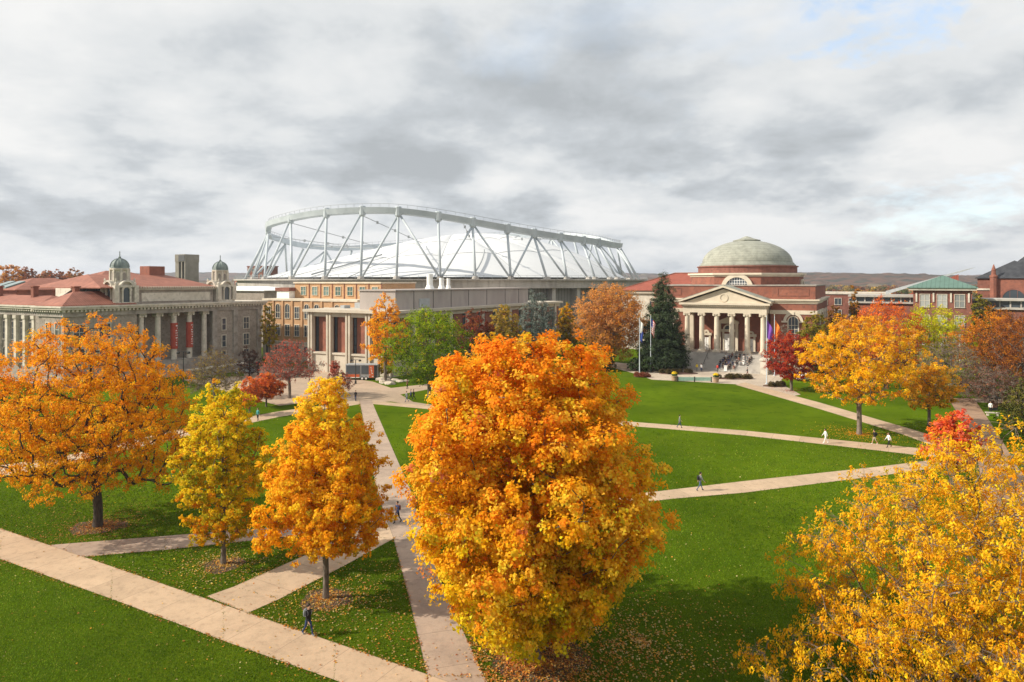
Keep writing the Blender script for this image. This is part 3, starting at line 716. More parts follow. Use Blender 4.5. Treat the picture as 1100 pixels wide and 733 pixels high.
# portico columns, architrave soffit, back wall windows
for x in (3.75,7.5,11.25,15.0,18.75): column_part(lib, x, 1.0, 1.6, 13.4, 0.62, M['stone_light'])
w = MB(); w.box(2.2,20.6,-0.3,3.6,0,1.6)
for k in range(8): w.box(3,19.5,-0.3-0.35*(k+1),-0.3-0.35*k,0,1.6-0.2*(k+1))
w.build('steps', M['stone'], lib)
fr_b = FR((0,3.6),(1,0),(0,-1))
for x in (5.6,9.4,13.1,16.9):
    window(lib, fr_b, x, 9.6, 1.1, 2.9, (1,2), frame=M['stone'])
    window(lib, fr_b, x, 4.0, 1.3, 3.2, (1,2), frame=M['stone'])
# window bays of the ends
for x in (-9.2,-4.4): 
    window(lib, fr_f, x, 8.9, 2.2, 2.9, (1,1), frame=M['stone_light'])
    window(lib, fr_f, x, 4.6, 2.0, 2.6, (1,1), frame=M['stone_light'])
for x in (23.2,29.5):
    for z in (8.9,5.0,1.3): window(lib, fr_f, x, z, 1.0 if x < 25 else 1.5, 2.6, (0,1) if x < 25 else (1,1), frame=M['stone_light'])
for x in (20.6,26.3,33.3):
    w = MB(); w.fb(fr_f, x-0.6, x+0.6, 3.2, 13.4, 0, 0.35); w.build('pilaster', M['stone'], lib)
for y in (2.0,5.2):
    window(lib, fr_s, y, 8.6, 1.2, 3.6, (1,2), frame=M['stone_light']); window(lib, fr_s, y, 3.9, 1.2, 2.4, (1,1), frame=M['stone_light'])
for k in range(11):
    y = 11.5+k*3.3
    w = MB(); w.fb(fr_s2, y-0.42, y+0.42, 3.4, 13.4, 0, 0.6); w.fb(fr_s2, y-0.6, y+0.6, 12.7, 13.4, 0.0, 0.75); w.build('pilaster', M['stone_light'], lib)
    window(lib, fr_s2, y+1.65, 8.4, 1.15, 3.6, (1,2), frame=M['stone']); window(lib, fr_s2, y+1.65, 4.0, 1.15, 2.2, (1,1), frame=M['stone'], arch=True)
# attic between the towers
w = MB(); w.box(2.9,21.2,1.0,24,15.4,18.3); w.build('attic', M['greybrick'], lib)
w = MB(); w.fb(FR((0,1.0),(1,0),(0,-1)), 3.8,20.3,15.9,17.7,0,0.12)
w.box(2.5,21.6,0.6,24.4,18.3,18.7); w.build('attic_panel', M['stone_light'], lib)
w = MB(); w.hip(-5,21.9,0.3,25,18.72,21.6,4.5)
rf = w.build('roof', M['redtile'], lib)
w = MB()
for i in range(34): a = 2.6+i*0.56; w.box(a, a+0.3, 0.25, 0.42, 18.62, 19.05)
w.build('antefix', M['stone_light'], rf)
w = MB(); w.box(13.2,17.0,12.5,16,20.2,23.6); ch = w.build('chimney', M['brick'], rf)
w = MB(); w.hip(-12.4,2.0,-0.3,9.2,15.42,18.1,4.6); w.build('roof', M['redtile'], lib)
w = MB(); w.hip(-11.6,-0.5,9.5,63,15.42,17.2); w.build('roof', M['redtile'], lib)
w = MB(); w.box(6.5,26,22.5,38,15.4,19.5); w.build('rear_wall', M['stone_light'], lib)
w = MB(); w.hip(6,26.5,22,38.5,19.5,22.7,7.8); w.build('roof', M['redtile'], lib)
w = MB(); w.box(2,22,46,62,15.4,18.0); w.build('rear_wall', M['brick_dark'], lib)
w = MB(); w.hip(1.2,23,45,63,18.0,21.0,8.5); r2 = w.build('roof', M['redtile'], lib)
# skylights set on the roof slopes
for k, (x, y) in enumerate([(1.9,50.5),(1.9,55.0)]):
    w = MB(); w.add([(x,y,18.4),(x,y+3.6,18.4),(x+4.4,y+3.2,19.9),(x+4.4,y+0.4,19.9),(x,y,18.75),(x,y+3.6,18.75),(x+4.4,y+3.2,20.25),(x+4.4,y+0.4,20.25)],
                  [(0,3,2,1),(4,5,6,7),(0,1,5,4),(1,2,6,5),(2,3,7,6),(3,0,4,7)])
    w.build('skylight', M['glass_green'], r2)
w = MB()
for k in range(4): w.add([(-0.6,11+k*3.2,16.6),(-0.6,13.4+k*3.2,16.6),(2.4,13.4+k*3.2,18.6),(2.4,11+k*3.2,18.6),(-0.6,11+k*3.2,16.3),(-0.6,13.4+k*3.2,16.3),(2.4,13.4+k*3.2,18.3),(2.4,11+k*3.2,18.3)],[(0,1,2,3),(4,7,6,5),(0,4,5,1),(1,5,6,2),(2,6,7,3),(3,7,4,0)])
w.build('skylight', M['glass_green'], lib)
for x, y in ((-6.5,6.0),(-7.0,20),(-7,34)):
    w = MB(); w.box(x-0.5,x+0.5,y-0.5,y+0.5,16.6,18.9); w.box(x-0.65,x+0.65,y-0.65,y+0.65,18.9,19.15); w.build('chimney', M['brick'], lib)
def cupola(x, y):
    tw = MB(); s = 2.05
    tw.box(x-s, x+s, y-s, y+s, 15.4, 18.9); t_ = tw.build('tower', M['stone'], lib)
    c = MB(); c.box(x-s-0.2,x+s+0.2,y-s-0.2,y+s+0.2,15.42,15.9)
    for sx in (-1,1):
        for sy in (-1,1): c.box(x+sx*s-0.45,x+sx*s+0.45,y+sy*s-0.45,y+sy*s+0.45,15.9,18.9)
    c.box(x-s-0.45,x+s+0.45,y-s-0.45,y+s+0.45,18.9,19.3)
    for fr in (FR((x,y-s),(1,0),(0,-1)), FR((x,y+s),(1,0),(0,1)), FR((x-s,y),(0,1),(-1,0)), FR((x+s,y),(0,1),(1,0))):
        c.farch(fr, 0, 18.2, 0.7, 1.1, 0.0, 0.4, 14); c.farch(fr, 0, 18.9, 1.1, 1.45, 0.0, 0.55, 14)
        c.fb(fr, -0.95,-0.7,15.9,18.2,0,0.35); c.fb(fr, 0.7,0.95,15.9,18.2,0,0.35)
        c.fprism(fr, [(1.4*math.cos(t),18.92+1.4*math.sin(t)) for t in [math.pi*i/14 for i in range(15)]], -0.3, 0.02)
    c.build('arch_trim', M['stone_light'], t_)
    c = MB(); c.lathe([(2.1,19.3),(2.1,19.9),(1.65,20.1),(1.58,22.3),(1.85,22.45),(1.9,22.7),(1.75,22.8)], x, y, 8, math.pi/8)
    for k in range(8):
        th = k*math.pi/4+math.pi/8; c.box(x+1.7*math.cos(th)-0.16,x+1.7*math.cos(th)+0.16,y+1.7*math.sin(th)-0.16,y+1.7*math.sin(th)+0.16,19.9,22.45)
    for sx in (-1,1):
        for sy in (-1,1): c.lathe([(0.32,19.3),(0.36,19.7),(0.15,20.0),(0.2,20.4),(0.04,20.8)], x+sx*s*0.93, y+sy*s*0.93, 8)
    c.build('lantern', M['stone_light'], t_)
    g = MB()
    for k in range(8):
        th = k*math.pi/4; fr = FR((x+1.5*math.cos(th), y+1.5*math.sin(th)), (-math.sin(th), math.cos(th)), (math.cos(th), math.sin(th)))
        g.fprism(fr, [(-0.3,20.3),(0.3,20.3),(0.3,21.6),(0.16,21.9),(-0.16,21.9),(-0.3,21.6)], 0.0, 0.08)
    g.build('louvre', M['stone'], t_)
    g = MB()
    for fr in (FR((x,y-s),(1,0),(0,-1)), FR((x-s,y),(0,1),(-1,0)), FR((x+s,y),(0,1),(1,0))):
        g.fprism(fr, [(-0.7,15.9),(0.7,15.9)]+[(0.7*math.cos(t),18.2+0.7*math.sin(t)) for t in [math.pi*i/10 for i in range(11)]], 0.01, 0.05)
    g.build('pane', M['glass'], t_)
    d = MB(); d.lathe([(1.78,22.8),(1.74,23.0)]+[(1.68*math.cos(q),23.0+1.75*math.sin(q)) for q in [i*math.pi/2/7 for i in range(7)]]+[(0.24,24.75),(0.28,25.05),(0.10,25.2),(0.08,25.9),(0.12,26.0),(0.02,26.3)], x, y, 16)
    for k in range(8):
        th = k*math.pi/4+math.pi/8; pr = None
        for i in range(7):
            q = i*math.pi/2/6; p = (x+1.74*math.cos(q)*math.cos(th), y+1.74*math.cos(q)*math.sin(th), 23.0+1.78*math.sin(q))
            if pr: d.tube(pr, p, 0.09, n=5)
            pr = p
    d.build('cupola_dome', M['copper'], t_, smooth=False)
cupola(0.0, 2.2); cupola(24.0, 2.2)
for x in (11.25, 15.0):
    b = MB(); b.tube((x,0.95,5.5),(x,0.95,11.1),0.74,n=20)
    bo = b.build('hanging_banner', mat_plain('faded_red_banner',(0.38,0.07,0.045),0.8)); bo.parent = None
    bo.matrix_world = lib.matrix_basis @ Matrix.Identity(4)
    bo.location = lib.location; bo.rotation_euler = lib.rotation_euler
    tag(bo, '%s red banner with pale lettering on a portico column of the grey library' % ('left' if x < 13 else 'right'), 'banner', 'red banners on the library columns')
    l = MB(); rnd = random.Random(int(x*10))
    for k in range(9):
        z = 10.6-k*0.52; th = -math.pi/2+0.15
        for q in range(3):
            if rnd.random() < 0.25: continue
            aa = th+0.22*(q-1)
            l.box(x+0.76*math.cos(aa)-0.05, x+0.76*math.cos(aa)+0.05, 0.95+0.76*math.sin(aa)-0.03, 0.95+0.76*math.sin(aa)+0.03, z-rnd.uniform(0.15,0.3), z)
    l.build('lettering', M['white'], bo)

# building with a bell frame far behind the library
tw = empty('concrete_tower', 'square grey concrete stair tower standing behind the red-roofed library', 'tower', ((201-550)*260/F, 260, 0), math.radians(-28.5))
m = MB(); m.box(-2.9,2.9,-2.9,2.9,0,21.2); m.box(-2.9,-0.9,-2.9,2.9,21.2,27.6); m.box(0.4,1.0,-2.9,2.9,21.2,27.6); m.box(2.3,2.9,-2.9,2.9,21.2,27.6); m.box(-3.0,3.0,-3.0,3.0,27.6,30.4); m.build('wall', mat_noise('brown_grey_concrete',(0.20,0.18,0.15),(0.27,0.245,0.21),0.3), tw)
m = MB(); m.box(-0.9,0.4,-2.3,2.4,21.2,27.6); m.box(1.0,2.3,-2.3,2.4,21.2,27.6); m.build('window', M['glass'], tw)
m = MB(); m.box(-0.8,2.8,-3.1,-3.0,27.8,30.1); m.build('panel', mat_plain('dark_slate_panel',(0.085,0.085,0.09)), tw)

# ------------------------------------------------------------------ Building 2: stadium
RS = math.radians(29); mvec = Vector((math.cos(RS), math.sin(RS))); nvec = Vector((-math.sin(RS), math.cos(RS)))
cx_, cy_ = (487-550)*300/F, 300.0
A0, B0 = 85.5, 71.8
def ring_pt(th, s=1.0): 
    p = Vector((cx_, cy_))+mvec*(A0*s*math.cos(th))+nvec*(B0*s*math.sin(th)); return p
def pxof(p): return 550+F*p.x/p.y
# scale so the deck ring spans the photographed width
ths = [i*2*math.pi/720 for i in range(720)]
px = [pxof(ring_pt(t)) for t in ths]; mn, mxx = min(px), max(px)
print('stadium base px', mn, mxx, 'depth', min(ring_pt(t).y for t in ths), max(ring_pt(t).y for t in ths))
CS = 0.90
pxc = [pxof(ring_pt(t, CS)) for t in ths]; il, ir = pxc.index(min(pxc)), pxc.index(max(pxc))
print('crown px', min(pxc), max(pxc), il, ir)
near_x = [278,290,300,330,360,400,430,480,520,560,600,640,662]; near_y = [244,237.5,234,227,223.5,222,222.5,229.5,237,244.5,251,256.5,261]
back_x = [278,290,320,366,440,520,570,622,646,662]; back_y = [246,251,261,265,260,252.5,250.5,250.5,254.5,261]
def crown_z(th):
    p = ring_pt(th, CS); x = pxof(p); i = (th % (2*math.pi))/(2*math.pi)*720
    # near side: angles between il and ir going through 3pi/2
    near = il <= i <= ir if il < ir else (i >= il or i <= ir)
    x = min(max(x, 278), 662)
    y = np.interp(x, near_x, near_y) if near else np.interp(x, back_x, back_y)
    return H-(y-HOR)*p.y/F
NN = 144
zc_raw = [crown_z(i*2*math.pi/NN) for i in range(NN)]
zs = [sum(zc_raw[(i+k) % NN] for k in range(-2,3))/5 for i in range(NN)]
def cz(th):
    f = (th % (2*math.pi))/(2*math.pi)*NN; i = int(f) % NN; g = f-int(f); return zs[i]*(1-g)+zs[(i+1) % NN]*g
print('crown z range', min(zs), max(zs))
std = empty('stadium', 'huge domed stadium with white fabric roof hung inside a white steel crown truss', 'stadium', (0,0,0))
DZ = 21.0
m = MB(); segs = 96; vs = []; fs = []
for i in range(segs):                                   # concrete deck band and lower wall
    th = 2*math.pi*i/segs
    for s, z in ((1.0,0),(1.0,DZ-3.2),(1.035,DZ-3.2),(1.035,DZ-0.5),(1.05,DZ-0.5),(1.05,DZ),(0.97,DZ),(0.97,DZ-1)):
        p = ring_pt(th, s); vs.append((p.x,p.y,z))
k = 8
for i in range(segs):
    for j in range(1,k-1): fs.append((i*k+j, ((i+1)%segs)*k+j, ((i+1)%segs)*k+j+1, i*k+j+1))
m.add(vs, fs); m.build('deck', M['concrete'], std)
m = MB(); vs = []; fs = []
for i in range(segs):
    th = 2*math.pi*i/segs
    for z in (0, DZ-2.2): p = ring_pt(th, 0.985); vs.append((p.x,p.y,z))
for i in range(segs): fs.append((i*2, ((i+1)%segs)*2, ((i+1)%segs)*2+1, i*2+1))
m.add(vs, fs); m.build('wall', M['cladding'], std)
for i in range(48):
    th = 2*math.pi*(i+0.5)/48; p = ring_pt(th, 1.012); q = ring_pt(th, 0.985); 
    m = MB(); d = (p-q).normalized(); t = Vector((-d.y, d.x)); fr = FR((q.x,q.y),(t.x,t.y),(d.x,d.y)); m.fb(fr, -0.8,0.8,0,DZ-3.0,0,2.6); m.build('buttress', M['concrete'], std)
m = MB()                                                # guard rail on the deck
prev = None
for i in range(180):
    p = ring_pt(2*math.pi*i/180, 1.045); a = (p.x,p.y,DZ); b = (p.x,p.y,DZ+1.2); m.tube(a, b, 0.06, n=4)
for i in range(180):
    p = ring_pt(2*math.pi*i/180, 1.045); q = ring_pt(2*math.pi*(i+1)/180, 1.045)
    for z in (0.6,1.2): m.tube((p.x,p.y,DZ+z),(q.x,q.y,DZ+z),0.05,n=4)
m.build('railing', M['steelgrey'], std)
# crown: boxed ring girder
m = MB(); vs = []; fs = []; sg = 144
for i in range(sg):
    th = 2*math.pi*i/sg; z = cz(th)
    for s, dz in ((CS-0.012,-2.4),(CS+0.010,-2.1),(CS+0.014,-0.2),(CS-0.008,0.0)): p = ring_pt(th, s); vs.append((p.x,p.y,z+dz))
for i in range(sg):
    for j in range(4): fs.append((i*4+j, ((i+1)%sg)*4+j, ((i+1)%sg)*4+(j+1)%4, i*4+(j+1)%4))
m.add(vs, fs); crown = m.build('ring_girder', M['steel'], std)
m = MB()
for i in range(sg):
    th = 2*math.pi*i/sg; th2 = 2*math.pi*(i+1)/sg; p = ring_pt(th, CS); q = ring_pt(th2, CS); z = cz(th); z2 = cz(th2)
    m.tube((p.x,p.y,z),(p.x,p.y,z+1.1),0.07,n=4); m.tube((p.x,p.y,z+1.1),(q.x,q.y,z2+1.1),0.08,n=4)
m.build('railing', M['steelgrey'], crown)
# struts: nodes found along the near side at the photographed columns
def theta_at(x, s):
    best = None
    i = il
    while i != ir:
        t = ths[i % 720]; xx = pxof(ring_pt(t, s))
        if best is None or abs(xx-x) < best[0]: best = (abs(xx-x), t)
        i = (i+1) % 720
    return best[1]
def strut(t0, t1, r, nm='strut'):
    p = ring_pt(t0, 1.0); q = ring_pt(t1, CS); s_ = MB(); s_.tube((p.x,p.y,DZ),(q.x,q.y,cz(t1)-2.6), r, n=12); s_.build(nm, M['steel'], std, smooth=True)
vert = [(284,288),(314,312),(349,350),(387,390),(425,428),(473,470),(511,508),(549,545),(588,573),(610,602),(640,626),(663,643)]
diag = [(284,310),(314,349),(349,388),(387,427),(472,429),(474,507),(548,509),(549,572),(610,575),(632,603),(655,628),(676,645),(272,286)]
for b, t in vert: strut(theta_at(b,1.0), theta_at(t,CS), 0.44)
for b, t in diag: strut(theta_at(b,1.0), theta_at(t,CS), 0.37, 'diagonal_strut')
for x in [t for b, t in vert]:
    t = theta_at(x, CS); q = ring_pt(t, CS); m = MB(); z = cz(t); m.lathe([(0.7,z-3.3),(1.15,z-2.8),(1.15,z+0.1),(0.9,z+0.35)], q.x, q.y, 10); m.build('node_joint', M['steel'], std)
for b in sorted({b for b, t in vert+diag}):
    t = theta_at(b, 1.0); q = ring_pt(t, 1.0); m = MB(); m.lathe([(1.5,DZ-2.6),(1.3,DZ),(0.9,DZ+0.9)], q.x, q.y, 8); m.build('strut_foot', M['concrete'], std)
# far side: evenly spaced struts
i = ir; 
far = [ths[(ir+int(k*((il-ir) % 720)/17)) % 720] for k in range(18)]
for k in range(18):
    strut(far[k], far[k], 0.55)
    if k < 17: strut(far[k+(k % 2)], far[k+1-(k % 2)], 0.45, 'diagonal_strut')
# fabric roof: scalloped dome under the crown
def roof_z(s, th):
    base = DZ+0.6; sc_ = abs(math.sin(th*7))
    tilt = 1.0+0.50*s*math.cos(th)
    r = s/0.93; h = 19.0*(1-r**1.6)*tilt
    puff = 1.1*abs(math.sin(th*8+0.4))**0.6*math.sin(math.pi*min(1,r))**0.8
    return base+h+puff
m = MB(); vs = []; fs = []; nr, na = 26, 256
for j in range(nr+1):
    s = 0.93*j/nr
    for i in range(na):
        th = 2*math.pi*i/na; p = ring_pt(th, s); vs.append((p.x,p.y,roof_z(s,th)))
for j in range(nr):
    for i in range(na): fs.append((j*na+i, j*na+(i+1)%na, (j+1)*na+(i+1)%na, (j+1)*na+i))
m.add(vs, fs); fab = m.build('fabric_roof', M['fabric'], std, smooth=True)
m = MB()
for k in range(16):                                        # seam cables in the valleys
    th = (k*math.pi-0.4)/8; pr = None
    for j in range(2, 17):
        s = 0.93*j/16; p = ring_pt(th, s); q = (p.x,p.y,roof_z(s,th)+0.12)
        if pr: m.tube(pr, q, 0.10, n=4)
        pr = q
for s in (0.35,0.62):
    pr = None
    for i in range(129):
        th = 2*math.pi*i/128; p = ring_pt(th, s); q = (p.x,p.y,roof_z(s,th)+0.1)
        if pr: m.tube(pr, q, 0.08, n=4)
        pr = q
m.build('seam', M['steelgrey'], fab)
# hanger cables with light fittings, arched trusses above the fabric
for k in range(12):
    th = (k*2*math.pi/12)+0.2; q = ring_pt(th, CS); p = ring_pt(th+0.15, 0.45)
    m = MB(); m.tube((q.x,q.y,cz(th)-1.0),(p.x,p.y,roof_z(0.45,th+0.15)+1.5),0.14,n=5)
    for f in (0.35,0.6,0.8):
        a = Vector((q.x,q.y,cz(th)-1.0)).lerp(Vector((p.x,p.y,roof_z(0.45,th+0.15)+1.5)), f); m.box(a.x-0.35,a.x+0.35,a.y-0.35,a.y+0.35,a.z-0.5,a.z+0.5)
    m.build('cable', M['steelgrey'], std)
for x in (360,505):
    t = theta_at(x, 0.80); pr = None; m = MB()
    for j in range(8):
        s = 0.93-0.045*j; p = ring_pt(t+0.02*j, s); q = (p.x,p.y,roof_z(s, t+0.02*j)+1.0)
        if pr: m.tube(pr, q, 0.28, n=8)
        pr = q
    m.build('duct', M['steelgrey'], fab)

# ------------------------------------------------------------------ generic blocks on the campus grid
RZ = math.radians(-28.5)
def grid_local(O, x, y): c, s = math.cos(RZ), math.sin(RZ); return (O[0]+c*x-s*y, O[1]+s*x+c*y)

# Building 3: white framed brick hall
hallO = ((420-550)*143/F, 143.0)
hall = empty('lecture_hall', 'flat-roofed hall with pale concrete frame around tall red brick panels', 'building', (hallO[0],hallO[1],0), RZ)
w = MB(); w.box(-23,0,0.9,84,4.4,12.3); w.build('wall', M['brick'], hall)
w = MB(); w.box(-23.4,0.4,0.0,84.4,0,4.0); w.box(-23.7,0.7,-0.3,84.7,4.0,4.4); w.build('base_wall', M['concrete_pale'], hall)
w = MB(); w.box(-23.3,0.3,-0.2,84.3,12.3,13.3); w.box(-24.2,1.2,-1.1,85,13.3,13.9); w.build('roof_beam', M['concrete_pale'], hall)
fr1 = FR((0,0.9),(1,0),(0,-1)); fr2 = FR((0,0),(0,1),(1,0))
for i in range(5):
    x = -22.6+i*5.55
    w = MB()
    for dx in (-0.65,0.2): w.box(x+dx, x+dx+0.45, -0.5, 0.5, 0, 13.3)
    w.box(x-0.19,x+0.19,-0.1,0.5,4.4,12.3); w.build('pier', M['concrete_pale'], hall)
for i in range(1,12):
    y = i*7.35; w = MB(); w.box(-0.3,0.55,y-0.6,y+0.6,0,13.3); w.build('pier', M['concrete_pale'], hall)
for i in range(4):
    for a in (-22.6+i*5.55+1.05, -22.6+(i+1)*5.55-1.05):
        w = MB(); w.fb(fr1, a-0.42,a-0.34,4.4,12.3,0,0.12); w.fb(fr1, a+0.34,a+0.42,4.4,12.3,0,0.12)
        for z in (6.2,8.2,10.2): w.fb(fr1, a-0.34,a+0.34,z-0.1,z+0.1,0.03,0.12)
        f_ = w.build('slot_window', M['darkmetal'], hall); w = MB(); w.fb(fr1, a-0.34,a+0.34,4.42,12.28,0.005,0.03); w.build('pane', M['glass'], f_)
for i in range(11):
    for a in (i*7.35+1.2, (i+1)*7.35-1.2):
        w = MB(); w.fb(fr2, a-0.42,a-0.34,4.4,12.3,0,0.12); w.fb(fr2, a+0.34,a+0.42,4.4,12.3,0,0.12)
        f_ = w.build('slot_window', M['darkmetal'], hall); w = MB(); w.fb(fr2, a-0.34,a+0.34,4.42,12.28,0.005,0.03); w.build('pane', M['glass'], f_)
w = MB(); w.box(-11.5,-1.6,3.5,66,13.9,18.0); w.box(-11.8,-1.3,3.2,66.3,18.0,18.3); pent = w.build('penthouse', M['pinkconcrete'], hall)
w = MB(); w.box(-1.6,-1.45,12,16,14.3,16.2); w.build('louvre', M['steelgrey'], pent)
w = MB()
for y in (10,17.5,25,33,42,52,60): w.box(-1.6,-1.53,y,y+0.12,13.95,18.0)
w.build('panel_joint', M['darkmetal'], pent)
for a, r, h in ((21,0.75,3.6),(26,0.6,2.7),(29,0.45,2.6)):
    w = MB(); w.lathe([(r*1.6,18.3),(r*1.2,18.9),(r,19.2),(r,18.3+h),(r*0.75,18.3+h),(r*0.75,18.3+h-0.3)], -5, a, 14); w.build('vent_stack', M['white'], hall, smooth=False)
w = MB(); w.box(-17,-13,8,10,13.9,15.2); w.box(-19.5,-18.3,6,8,13.9,14.6); w.build('roof_unit', M['steelgrey'], hall)

# Building 4: orange brick science building
phO = ((283-550)*178/F, 178.0)
phy = empty('science_building', 'orange buff brick building with rows of paired windows, pale stone ground floor', 'building', (phO[0],phO[1],0), RZ)
w = MB(); w.box(0,32,0,22,4.6,15.2); w.build('wall', M['orangebrick'], phy)
w = MB(); w.box(-0.15,32,-0.15,22.1,0,4.6); w.box(-0.3,32,-0.3,22.2,4.6,4.9); w.build('ground_floor', M['stone_light'], phy)
w = MB(); w.box(-0.25,32,-0.25,22.2,15.2,15.7); w.build('parapet', M['cream'], phy)
w = MB(); w.box(5,34,6,20,15.7,19.6); up = w.build('upper_storey', M['orangebrick'], phy)
w = MB(); w.box(4.7,34.2,5.7,20.2,19.6,20.0); w.build('parapet', M['cream'], up)
fp = FR((0,0),(1,0),(0,-1)); fu = FR((0,6),(1,0),(0,-1))
for i in range(8):
    a = 2.0+i*3.35
    window(phy, fp, a, 10.8, 1.5, 2.8, (1,1), frame=M['cream'], arch=(i % 3 != 0), sur=0.12, pane=M['glass']); window(phy, fp, a, 6.3, 1.5, 2.8, (1,1), frame=M['cream'], sur=0.12)
    window(phy, fp, a, 1.6, 1.7, 2.2, (1,0), frame=M['cream'], sur=0.12, d=0.15)
for i in range(8):
    a = 0.35+i*3.35; w = MB(); w.fb(fp, a-0.28,a+0.28,4.9,15.2,0,0.22); w.build('pilaster', M['orangebrick'], phy)
for i in range(7):
    a = 8.2+i*4.0; window(phy, fu, a, 16.6, 1.7, 2.1, (1,1), frame=M['cream'], pane=M['glass_green'], sur=0.1)
    w = MB(); w.fb(fu, a+1.9,a+2.15,15.7,19.6,0,0.12); w.build('downpipe', M['brick_dark'], phy)
w = MB(); w.box(0.5,5,4,12,15.7,17.6); w.build('roof_unit', M['white'], phy)
w = MB(); w.box(0.2,5.3,3.7,12.3,17.6,18.5); w.build('roof_unit', M['brick_dark'], phy)

lw = empty('low_white_building', 'low building with broad white metal roof between the library and the stadium', 'building', ((250-550)*215/F,215,0), RZ)
w = MB(); w.box(-22,14,0,16,0,17.2); w.build('wall', M['greybrick'], lw)
w = MB(); w.hip(-22.6,14.6,-0.6,16.6,17.2,18.6,7.5); w.build('roof', M['white'], lw)

# Building 5: domed chapel
chO = ((778-550)*160/F, 160.0)
chp = empty('chapel', 'red brick domed chapel with a white six-columned portico and grey-green dome', 'chapel', (chO[0],chO[1],0), RZ)
ZB = 3.5
w = MB(); w.box(-19,19,5.0,46,0,15.2); w.box(9.8,19.6,3.2,20,0,15.2); wl_ = w.build('wall', M['brick'], chp)
w = MB(); w.box(-19.15,19.15,4.85,46.2,0,ZB); w.box(9.65,19.75,3.05,20.1,0,ZB); w.box(-19.15,9.8,4.85,46.2,12.6,13.5); w.box(9.65,19.75,3.05,20.2,12.6,13.5)
w.build('stone_course', M['cream'], chp)
w = MB(); cornice(w, -19,19,5.0,46,15.0,16.0,0.65); cornice(w, 9.8,19.6,3.2,20,15.02,16.02,0.65); w.build('cornice', M['cream'], chp)
w = MB(); w.box(-18.5,18.6,5.6,45.5,16.0,19.0); w.box(10.0,19.3,3.6,19.7,16.02,19.02)
w.build('attic', M['brick'], chp)
w = MB(); w.box(-18.7,18.8,5.4,45.7,19.02,19.32); w.box(9.8,19.5,3.4,19.9,19.04,19.34); w.build('coping', M['stone'], chp)
fa = FR((0,3.6),(1,0),(0,-1)); fa2 = FR((0,5.6),(1,0),(0,-1))
w = MB()
for fr, a0, a1 in ((fa,11.3,18.0),(fa2,-17.5,-11.5)):
    w.fb(fr,a0,a1,16.7,16.85,0,0.08); w.fb(fr,a0,a1,18.4,18.55,0,0.08); w.fb(fr,a0,a0+0.15,16.85,18.4,0,0.08); w.fb(fr,a1-0.15,a1,16.85,18.4,0,0.08)
w.build('attic_panel', M['brick_dark'], chp)
# tall arched windows on the wings
fw = FR((0,3.2),(1,0),(0,-1)); fw2 = FR((0,5.0),(1,0),(0,-1)); fe = FR((19.6,0),(0,1),(1,0)); fe2 = FR((19,0),(0,1),(1,0))
def tallarch(fr, a):
    o = window(chp, fr, a, 5.4, 2.0, 5.6, (2,5), frame=M['cream'], pane=M['glass'], arch=True, sur=0.25)
    k = MB(); k.farch(fr, a, 11.0, 1.5, 2.1, 0.0, 0.3, 14); k.fb(fr, a-2.5,a-1.2,10.7,11.05,0,0.35); k.fb(fr, a+1.2,a+2.5,10.7,11.05,0,0.35)
    k.fb(fr, a-0.25,a+0.25,12.45,13.2,0.3,0.45); k.build('surround', M['cream'], o)
tallarch(fw, 14.7); tallarch(fw2, -14.5); tallarch(fe, 11.5)
for y in (25,32,39): tallarch(fe2, y)
# octagonal drum
DC = (0.5, 27.0)
def octo(r): return [(DC[0]+r/math.cos(math.pi/8)*math.cos(math.pi/8+k*math.pi/4), DC[1]+r/math.cos(math.pi/8)*math.sin(math.pi/8+k*math.pi/4)) for k in range(8)]
w = MB(); w.prism(octo(13.6), 19.3, 22.1); w.build('drum', M['brick'], chp)
w = MB(); w.prism(octo(13.8), 22.1, 22.55); w.prism(octo(14.3), 22.55, 23.0); w.build('cornice', M['cream'], chp)
w = MB(); w.lathe([(12.6,23.0),(12.6,24.6),(12.9,24.62),(12.9,24.9),(12.4,24.95)], DC[0], DC[1], 64); w.build('drum', M['brick_dark'], chp)
prof = [(12.3,24.95),(12.3,25.25),(12.0,25.3),(11.8,25.8),(11.5,25.85)]
for i in range(1,17):
    t = i/16*math.radians(80); prof.append((11.5*math.cos(t)**1.08, 25.85+6.1*math.sin(t)))
prof = [p for p in prof if p[0] > 3.3]; prof += [(3.3,31.55),(3.2,31.9)]
w = MB(); w.lathe(prof, DC[0], DC[1], 64); dome = w.build('dome', M['domelead'], chp, smooth=False)
w = MB(); w.lathe([(3.6,31.7),(3.6,31.95),(3.3,32.0),(2.0,32.35),(0.6,32.9),(0.3,33.0)], DC[0], DC[1], 8); w.build('cap', M['domelead'], dome)
